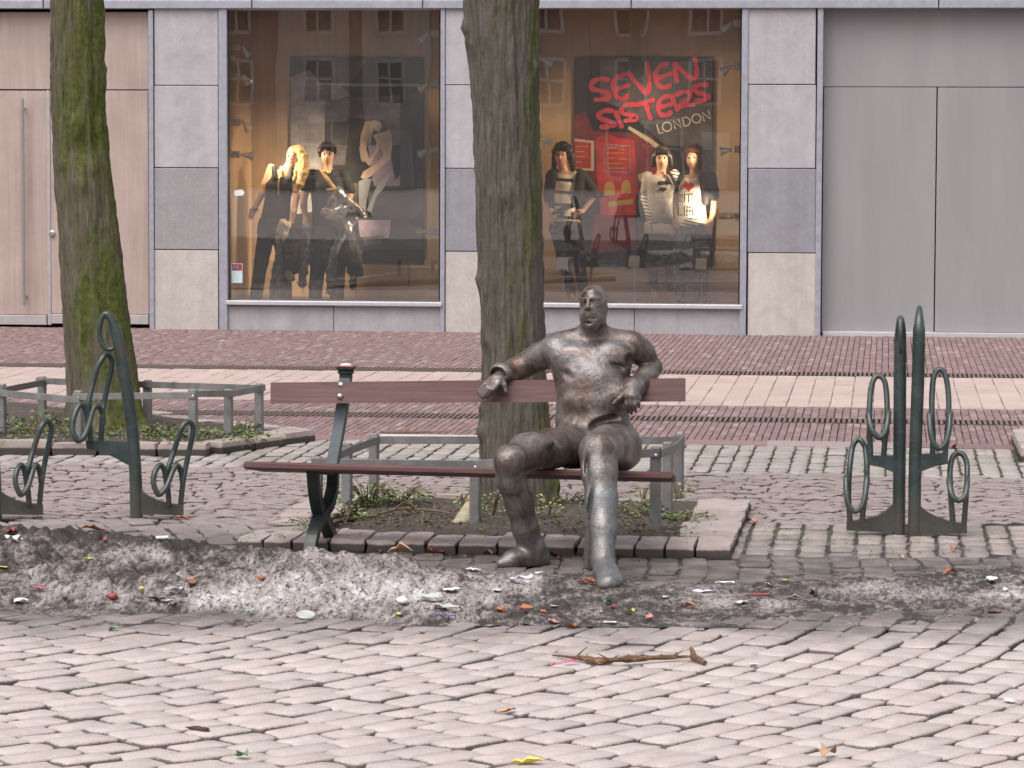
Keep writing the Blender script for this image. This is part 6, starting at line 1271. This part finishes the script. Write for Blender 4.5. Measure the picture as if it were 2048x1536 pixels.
cover('joint_moss', 'moss and small green tufts in the gaps between kerb stones and setts', [(x, y, z, 5, 4) for x, y, z in ((490, 1075, .05), (505, 1070, .05), (560, 1072, .05), (605, 1062, .05), (614, 1050, .05), (780, 1078, .045), (848, 1066, .045), (908, 1068, .045), (968, 1070, .045), (975, 1075, .04), (1090, 1072, .045), (1165, 1076, .045), (1232, 1072, .045), (1290, 1078, .045), (1345, 1085, .045), (1165, 1112, .0), (1200, 1115, 0), (1130, 1116, 0), (640, 1100, 0), (1060, 1112, 0), (1390, 1040, .06), (1370, 1060, .06))] + [(1690 + 48 * k, 1085 + 10 * (k % 3), 0, 3, 12) for k in range(7)] + [(1530 + 45 * k, 1060 + 14 * (k % 2), 0, 3, 14) for k in range(4)] + [(1730 + 40 * k, 905, 0, 3, 8) for k in range(7)] + [(x, 1150, 0, 30, 5) for x in (1090, 1150, 1290, 1330)], 26, .013, 'moss', .012)
def stick(pts, r, label, D=None, mat='twig', side=0):
    rd = random.Random(len(label)); pp = [P(x, y, d) for x, y, d in pts] if D is None else [G(x, y, D) for x, y in pts]
    mb = MB(); c = cat_rom(pp, 5); mb.tube(c, [r * (1 - .6 * i / len(c)) * rd.uniform(.85, 1.15) for i in range(len(c))], 7)
    for _ in range(side):
        i = rd.randint(2, len(c) - 3); q = c[i] + Vector((rd.uniform(-.1, .1), rd.uniform(-.1, .1), rd.uniform(.0, .06))); mb.tube([c[i], (c[i] + q) / 2 + Vector((0, 0, .01)), q], [r * .5, r * .4, r * .2], 5)
    tag(obj('stick', mb, M[mat]), label, 'stick', 'sticks in the tree bed')
stick([(668, 1042, 17.9), (740, 1033, 18.0), (800, 1018, 18.2), (870, 1022, 18.15), (925, 1030, 18.0)], .010, 'long bent twig across the bed left of the ribbed cone', side=5)
stick([(800, 990, 18.8), (822, 1008, 18.5), (842, 1032, 18.1)], .007, 'short slanting twig behind the long bent twig', side=2)
stick([(830, 1046, 17.8), (880, 1044, 17.9), (928, 1040, 18.0)], .011, 'straight pale stick lying in front of the ribbed cone')
stick([(1115, 1050, 18.2), (1170, 1058, 18.0), (1300, 1066, 17.8), (1390, 1052, 17.9)], .008, 'thin dark twig along the right half of the bed', side=3)
stick([(760, 868, 23.6), (850, 866, 23.7), (905, 866, 23.8)], .02, 'long pale branch lying on the street edge behind the bench')
# ribbed cone
M['ribbed'] = mat_plain('ribbed_straw', (.42, .38, .27), .7, var=.15)
t = thing('litter_cone', Vector((P(922, 1060, 17.85).x, P(922, 1060, 17.85).y, .05)), 'beige ribbed cone leaning against the guard post behind the bench', 'litter')
A, B = P(920, 1062, 17.85), P(945, 1000, 17.95); n = 26; mb = MB(); ax = B - A; mb.lathe(A, [((.062 - .038 * i / n) + (.0035 if i % 2 else 0), ax.length * i / n) for i in range(n + 1)], 18, ax); obj('cone', mb, M['ribbed'], t)
mb = MB(); mb.lathe(A + ax * .86, [(.032, 0), (.040, .012), (.028, .03), (.02, .045)], 12, ax); obj('rim', mb, M['strap'], t)

LM = {k: mat_plain('litter_' + k, c, r, var=.12, sc=40) for k, (c, r) in dict(white=((.66, .65, .66), .55), cream=((.62, .57, .45), .6), pale=((.42, .43, .40), .4), red=((.26, .045, .045), .5), pink=((.75, .10, .28), .5), lime=((.45, .56, .13), .5), yellow=((.66, .54, .08), .5), orange=((.36, .12, .05), .6), brown=((.20, .085, .04), .7), dark=((.06, .035, .025), .7), tan=((.42, .26, .15), .7), rust=((.30, .095, .05), .7), rose=((.42, .20, .17), .7), blue=((.05, .06, .28), .4), green=((.10, .24, .08), .6), teal=((.04, .24, .16), .5), foil=((.35, .35, .37), .25), lilac=((.55, .50, .62), .4)).items()}
def litter(kind, px, py, L, W_, col, label, cat, ang=None, lift=.004, h=None):
    rd = random.Random(int(px * 13 + py * 7)); c = on_ground(px, py) + Vector((0, 0, lift)); a = rd.uniform(0, 6.28) if ang is None else ang; mb = MB(); ca, sa = math.cos(a), math.sin(a)
    W2 = lambda u, v, z: c + Vector((u * ca - v * sa, u * sa + v * ca, z))
    if kind in ('paper', 'leaf', 'wrap'):
        n, m = (7, 5); vs, fs = [], []; se = rd.uniform(0, 50); hh = h if h is not None else {'paper': .25, 'leaf': .28, 'wrap': .55}[kind] * min(L, W_)
        for i in range(n):
            for j in range(m):
                u, v = i / (n - 1) - .5, j / (m - 1) - .5
                if kind == 'leaf': v *= math.sqrt(max(.02, 1 - (2 * u) ** 2)) * (1 + .25 * math.sin(i * 2.4)); z = hh * ((2 * v) ** 2 * 1.2 + .6 * math.sin(u * 5 + se) + .6)
                else: z = hh * (.5 + .6 * float(perlin([[u * 3 + se, v * 3, 1.5]])[0])); u *= 1 + .12 * math.sin(j * 3 + se); v *= 1 + .14 * math.cos(i * 2 + se)
                vs.append(W2(u * L, v * W_, max(z, 0)))
        fs = [(i * m + j, (i + 1) * m + j, (i + 1) * m + j + 1, i * m + j + 1) for i in range(n - 1) for j in range(m - 1)]
        o = len(vs); vs += [v - Vector((0, 0, .0016)) for v in vs]; fs += [tuple(q + o for q in f[::-1]) for f in fs]; mb.add(vs, fs)
    elif kind == 'lump':
        bm = bmesh.new(); bmesh.ops.create_icosphere(bm, subdivisions=2, radius=.5); se = rd.uniform(0, 50); co = np.array([v.co[:] for v in bm.verts]); e = fbm(co * 2.2 + se, 2)
        bm.verts.index_update(); mb.add([W2(v.co.x * L * (1 + .6 * q), v.co.y * W_ * (1 + .6 * q), (v.co.z + .35) * (h or min(L, W_)) * .7 * (1 + .5 * q)) for v, q in zip(bm.verts, e)], [[v.index for v in f.verts] for f in bm.faces]); bm.free()
    elif kind == 'strip':
        pts = [W2((i / 6 - .5) * L, .12 * L * math.sin(i * 1.1 + px), .006 + (h or .006) * abs(math.sin(i * 1.7))) for i in range(7)]; mb.bar(pts, W_, .0025, (0, 0, 1))
    elif kind == 'roll': mb.tube([W2(-L / 2, 0, W_ / 2), W2(L / 2, 0, W_ / 2 + .004)], W_ / 2, 10)
    elif kind == 'disc': mb.lathe(c, [(L / 2, 0), (L / 2, .006), (L * .44, .010), (L * .40, .008)], 20, (.1, -.25, 1))
    tag(obj(dict(paper='paper_scrap', leaf='dead_leaf', wrap='wrapper', lump='litter_lump', strip='ribbon', roll='paper_roll', disc='plastic_lid')[kind] if cat != 'leaf' else 'dead_leaf', mb, LM[col], smooth=kind not in ('paper', 'wrap'), sharp=60), label, cat)
for a in [
 ('wrap', 22, 1066, .07, .05, 'red', 'crumpled red and pale wrapper on the dark heap at the far left', 'litter'),
 ('wrap', 28, 1080, .09, .05, 'white', 'crumpled white paper below the red wrapper at the far left', 'litter'),
 ('paper', 178, 1119, .055, .03, 'lime', 'lime green paper scrap on the left part of the heap', 'litter', .3), ('paper', 4, 1137, .05, .02, 'yellow', 'yellow paper strip at the left picture edge', 'litter', 0),
 ('roll', 325, 1082, .062, .016, 'white', 'white paper roll on dark mud near the left bike rack', 'litter', -.1), ('leaf', 188, 1062, .13, .05, 'brown', 'long curled brown leaf on top of the dark heap', 'leaf', .25), ('leaf', 206, 1082, .05, .035, 'rust', 'small rusty leaf below the long curled leaf', 'leaf'),
 ('lump', 226, 1199, .05, .04, 'red', 'crushed red cap at the front of the heap', 'litter'), ('lump', 284, 1181, .022, .02, 'yellow', 'small yellow blob on the heap right of the red cap', 'litter'),
 ('wrap', 350, 1188, .09, .06, 'foil', 'crumpled silver foil in the heap', 'litter'), ('leaf', 382, 1172, .08, .05, 'brown', 'brown leaf beside the silver foil', 'leaf'), ('leaf', 345, 1214, .06, .03, 'orange', 'orange brown leaf at the heap edge below the foil', 'leaf'), ('leaf', 312, 1202, .09, .03, 'dark', 'dark curled leaf left of the silver foil', 'leaf'), ('paper', 335, 1205, .05, .03, 'white', 'white scrap between the dark leaf and the orange leaf', 'litter'),
 ('lump', 522, 1163, .035, .03, 'orange', 'orange peel on the pale part of the heap', 'litter'), ('disc', 612, 1233, .085, 0, 'pale', 'pale round plastic lid at the heap edge', 'litter'), ('strip', 500, 1227, .06, .012, 'teal', 'green scrap of ribbon at the heap edge', 'litter'), ('strip', 80, 1181, .06, .012, 'pink', 'pink scrap of ribbon on the heap at the left', 'litter'), ('leaf', 132, 1201, .05, .03, 'orange', 'orange leaf on the heap left of the red cap', 'leaf'), ('wrap', 42, 1206, .06, .04, 'white', 'crumpled white paper at the lower left of the heap', 'litter'),
 ('paper', 902, 1184, .085, .06, 'white', 'white paper on the heap left of the statue', 'litter', .4), ('wrap', 855, 1199, .13, .06, 'pale', 'pale torn plastic on the heap, left of the white paper', 'litter', .1), ('wrap', 893, 1220, .13, .06, 'pale', 'pale torn plastic nearest the heap edge', 'litter', -.2), ('lump', 806, 1208, .05, .045, 'white', 'white paper ball on the heap', 'litter'), ('lump', 798, 1233, .028, .022, 'lime', 'small yellow green blob at the heap edge', 'litter'), ('strip', 885, 1236, .12, .012, 'blue', 'blue ribbon at the heap edge', 'litter', 0), ('paper', 945, 1140, .08, .05, 'white', 'white torn paper left of the statue\'s turned foot', 'litter'), ('paper', 1078, 1148, .04, .025, 'white', 'small white scrap beside the heel of the turned foot', 'litter'), ('wrap', 1040, 1165, .12, .07, 'lilac', 'lilac grey torn plastic below the turned foot', 'litter'), ('paper', 993, 1183, .045, .03, 'white', 'small white scrap below the toe of the turned foot', 'litter'),
 ('lump', 1004, 1223, .045, .024, 'orange', 'smaller orange carrot stub on the black grit', 'litter', -.4), ('lump', 1050, 1221, .06, .034, 'orange', 'larger orange carrot stub on the black grit', 'litter', -.5), ('lump', 1183, 1167, .035, .032, 'orange', 'orange peel against the statue\'s front foot', 'litter'), ('leaf', 1166, 1168, .05, .025, 'rust', 'curled leaf left of the statue\'s front foot', 'leaf'), ('paper', 1332, 1196, .03, .024, 'white', 'white crumb right of the statue\'s front foot', 'litter'), ('paper', 1108, 1214, .035, .02, 'lilac', 'lilac foil scrap right of the carrot stubs', 'litter'), ('lump', 1226, 1217, .024, .02, 'red', 'red crumb below the statue\'s front foot', 'litter'), ('leaf', 1203, 1226, .04, .015, 'tan', 'small tan leaf left of the red crumb', 'leaf'), ('leaf', 1216, 1208, .05, .03, 'green', 'dull green leaf above the red crumb', 'leaf'), ('leaf', 1260, 1228, .045, .035, 'lime', 'yellow green leaf on the black grit', 'leaf'), ('leaf', 1376, 1216, .07, .035, 'orange', 'orange brown leaf right of the front foot', 'leaf', -.3), ('lump', 1298, 1240, .04, .036, 'rose', 'brownish nut at the edge of the grit', 'litter'), ('paper', 1220, 1245, .055, .03, 'white', 'white oval scrap at the edge of the grit', 'litter', 0), ('leaf', 1105, 1246, .06, .03, 'rose', 'pale pink leaf at the edge of the grit', 'leaf'), ('leaf', 1142, 1257, .075, .035, 'rust', 'reddish leaf on the setts below the grit', 'leaf'), ('leaf', 1085, 1228, .06, .03, 'rust', 'rusty leaf right of the larger carrot stub', 'leaf'),
 ('paper', 1482, 1208, .07, .035, 'cream', 'cream paper strip on the grit', 'litter', .9, .012), ('roll', 1520, 1194, .09, .012, 'red', 'red straw on the grit', 'litter', -.25), ('wrap', 1450, 1167, .09, .03, 'white', 'white wrapper above the cream paper strip', 'litter', 0), ('wrap', 1408, 1185, .12, .03, 'lilac', 'lilac plastic scrap left of the cream strip', 'litter', .1), ('paper', 1570, 1160, .035, .02, 'yellow', 'small yellow scrap on the dark setts', 'litter'), ('leaf', 1590, 1199, .07, .025, 'tan', 'tan leaf right of the red straw', 'leaf', 0), ('leaf', 1535, 1172, .04, .025, 'tan', 'small tan leaf below the yellow scrap', 'leaf'), ('leaf', 1628, 1190, .04, .04, 'dark', 'dark crumpled leaf on the grit', 'leaf'), ('leaf', 1900, 1149, .075, .04, 'rust', 'rusty leaf before the right bike racks', 'leaf'), ('wrap', 1985, 1164, .09, .05, 'white', 'white bag scrap at the right of the grit', 'litter'), ('wrap', 1990, 1226, .06, .03, 'red', 'red wrapper at the right edge of the grit', 'litter', .5), ('lump', 2011, 1182, .02, .02, 'white', 'white crumb below the white bag scrap', 'litter'),
 ('leaf', 1657, 1512, .085, .05, 'tan', 'crumpled tan leaf lying on the nearest setts', 'leaf'), ('leaf', 1056, 1530, .11, .045, 'yellow', 'yellow leaf at the bottom picture edge', 'leaf', 0), ('paper', 2020, 1404, .055, .035, 'white', 'white scrap on the setts at the right edge', 'litter'), ('leaf', 1014, 1426, .07, .03, 'tan', 'tan leaf on the setts below the branch', 'leaf'), ('leaf', 484, 1516, .06, .04, 'green', 'green leaf on the nearest setts at the left', 'leaf'), ('leaf', 226, 1263, .05, .03, 'green', 'green leaf on the setts below the left heap', 'leaf'), ('lump', 398, 1464, .09, .025, 'dark', 'dark bark piece on the setts at the left', 'bark', -.5), ('paper', 1414, 1368, .03, .02, 'white', 'white petal on the setts below the branch', 'litter'), ('paper', 1507, 1330, .03, .018, 'white', 'white scrap on the setts right of the branch', 'litter'), ('leaf', 1908, 1101, .05, .04, 'rust', 'rusty leaf under the tallest bike rack', 'leaf'), ('leaf', 1803, 1115, .06, .02, 'tan', 'tan sliver on the mossy setts before the racks', 'leaf'), ('leaf', 1500, 1046, .10, .05, 'rose', 'pale brown leaf beside the right kerb of the bed', 'leaf'), ('leaf', 800, 1106, .12, .06, 'tan', 'pale tan leaf in front of the kerb', 'leaf', .1), ('leaf', 870, 1107, .10, .06, 'rust', 'reddish leaf in front of the kerb', 'leaf', 0), ('leaf', 756, 1103, .08, .04, 'brown', 'brown leaf left of the pale tan leaf by the kerb', 'leaf'), ('leaf', 975, 1108, .05, .05, 'tan', 'small tan leaf by the kerb above the turned foot', 'leaf'), ('leaf', 952, 1103, .09, .03, 'dark', 'dark leaf by the kerb left of the turned foot', 'leaf'), ('leaf', 1103, 1111, .07, .04, 'dark', 'dark wet leaf by the heel of the turned foot', 'leaf'), ('leaf', 365, 1040, .09, .03, 'orange', 'orange leaf right of the left bike rack foot', 'leaf', .05), ('leaf', 1905, 897, .10, .05, 'rust', 'rusty leaf on the pale setts at the right', 'leaf'),
 ('strip', 1142, 1328, .06, .014, 'pink', 'pink ribbon beside the branch', 'litter', .5), ('strip', 1112, 1334, .04, .010, 'pink', 'pink ribbon scrap left of the branch', 'litter', .2),
]: litter(*a)
# the fallen branch
M['branch'] = mat_attr('torn_branch', [(0, (.12, .06, .03)), (.5, (.34, .18, .085)), (1, (.44, .27, .14))], .8)
M['branch'] = (lambda t: (t.col(t.ramp(t.noise(1, 5, .7, t.pos((20, 60, 60))), [(.3, (.035, .022, .016)), (.52, (.13, .07, .035)), (.74, (.38, .24, .13))])), t.rough(.85), t.m)[2])(NT('torn_branch'))
mb = MB(); c = cat_rom([G(x, y, z) for x, y, z in ((1105, 1310, .008), (1160, 1316, .012), (1220, 1320, .018), (1290, 1316, .022), (1350, 1314, .02), (1390, 1312, .02))], 6); rd = random.Random(4)
mb.tube(c, [(.004 + .008 * math.sin(math.pi * min(1, i / len(c) * 1.1))) * rd.uniform(.7, 1.3) for i in range(len(c))], 8)
mb.tube([G(1385, 1313, .02), G(1398, 1318, .02), G(1410, 1326, .012)], [.014, .012, .010], 7); mb.tube([G(1388, 1312, .02), G(1385, 1303, .03), G(1382, 1296, .03)], [.012, .010, .007], 7); mb.tube([G(1170, 1320, .01), G(1200, 1325, .01), G(1225, 1324, .008)], [.008, .011, .006], 6)
for k in range(9): p = c[rd.randint(3, len(c) - 3)]; mb.tube([p, p + Vector((rd.uniform(-.05, .05), rd.uniform(-.05, .05), rd.uniform(.005, .04)))], [.004, .002], 5)
tag(obj('fallen_branch', mb, M['branch']), 'torn bark branch lying on the setts in front of the statue', 'branch')
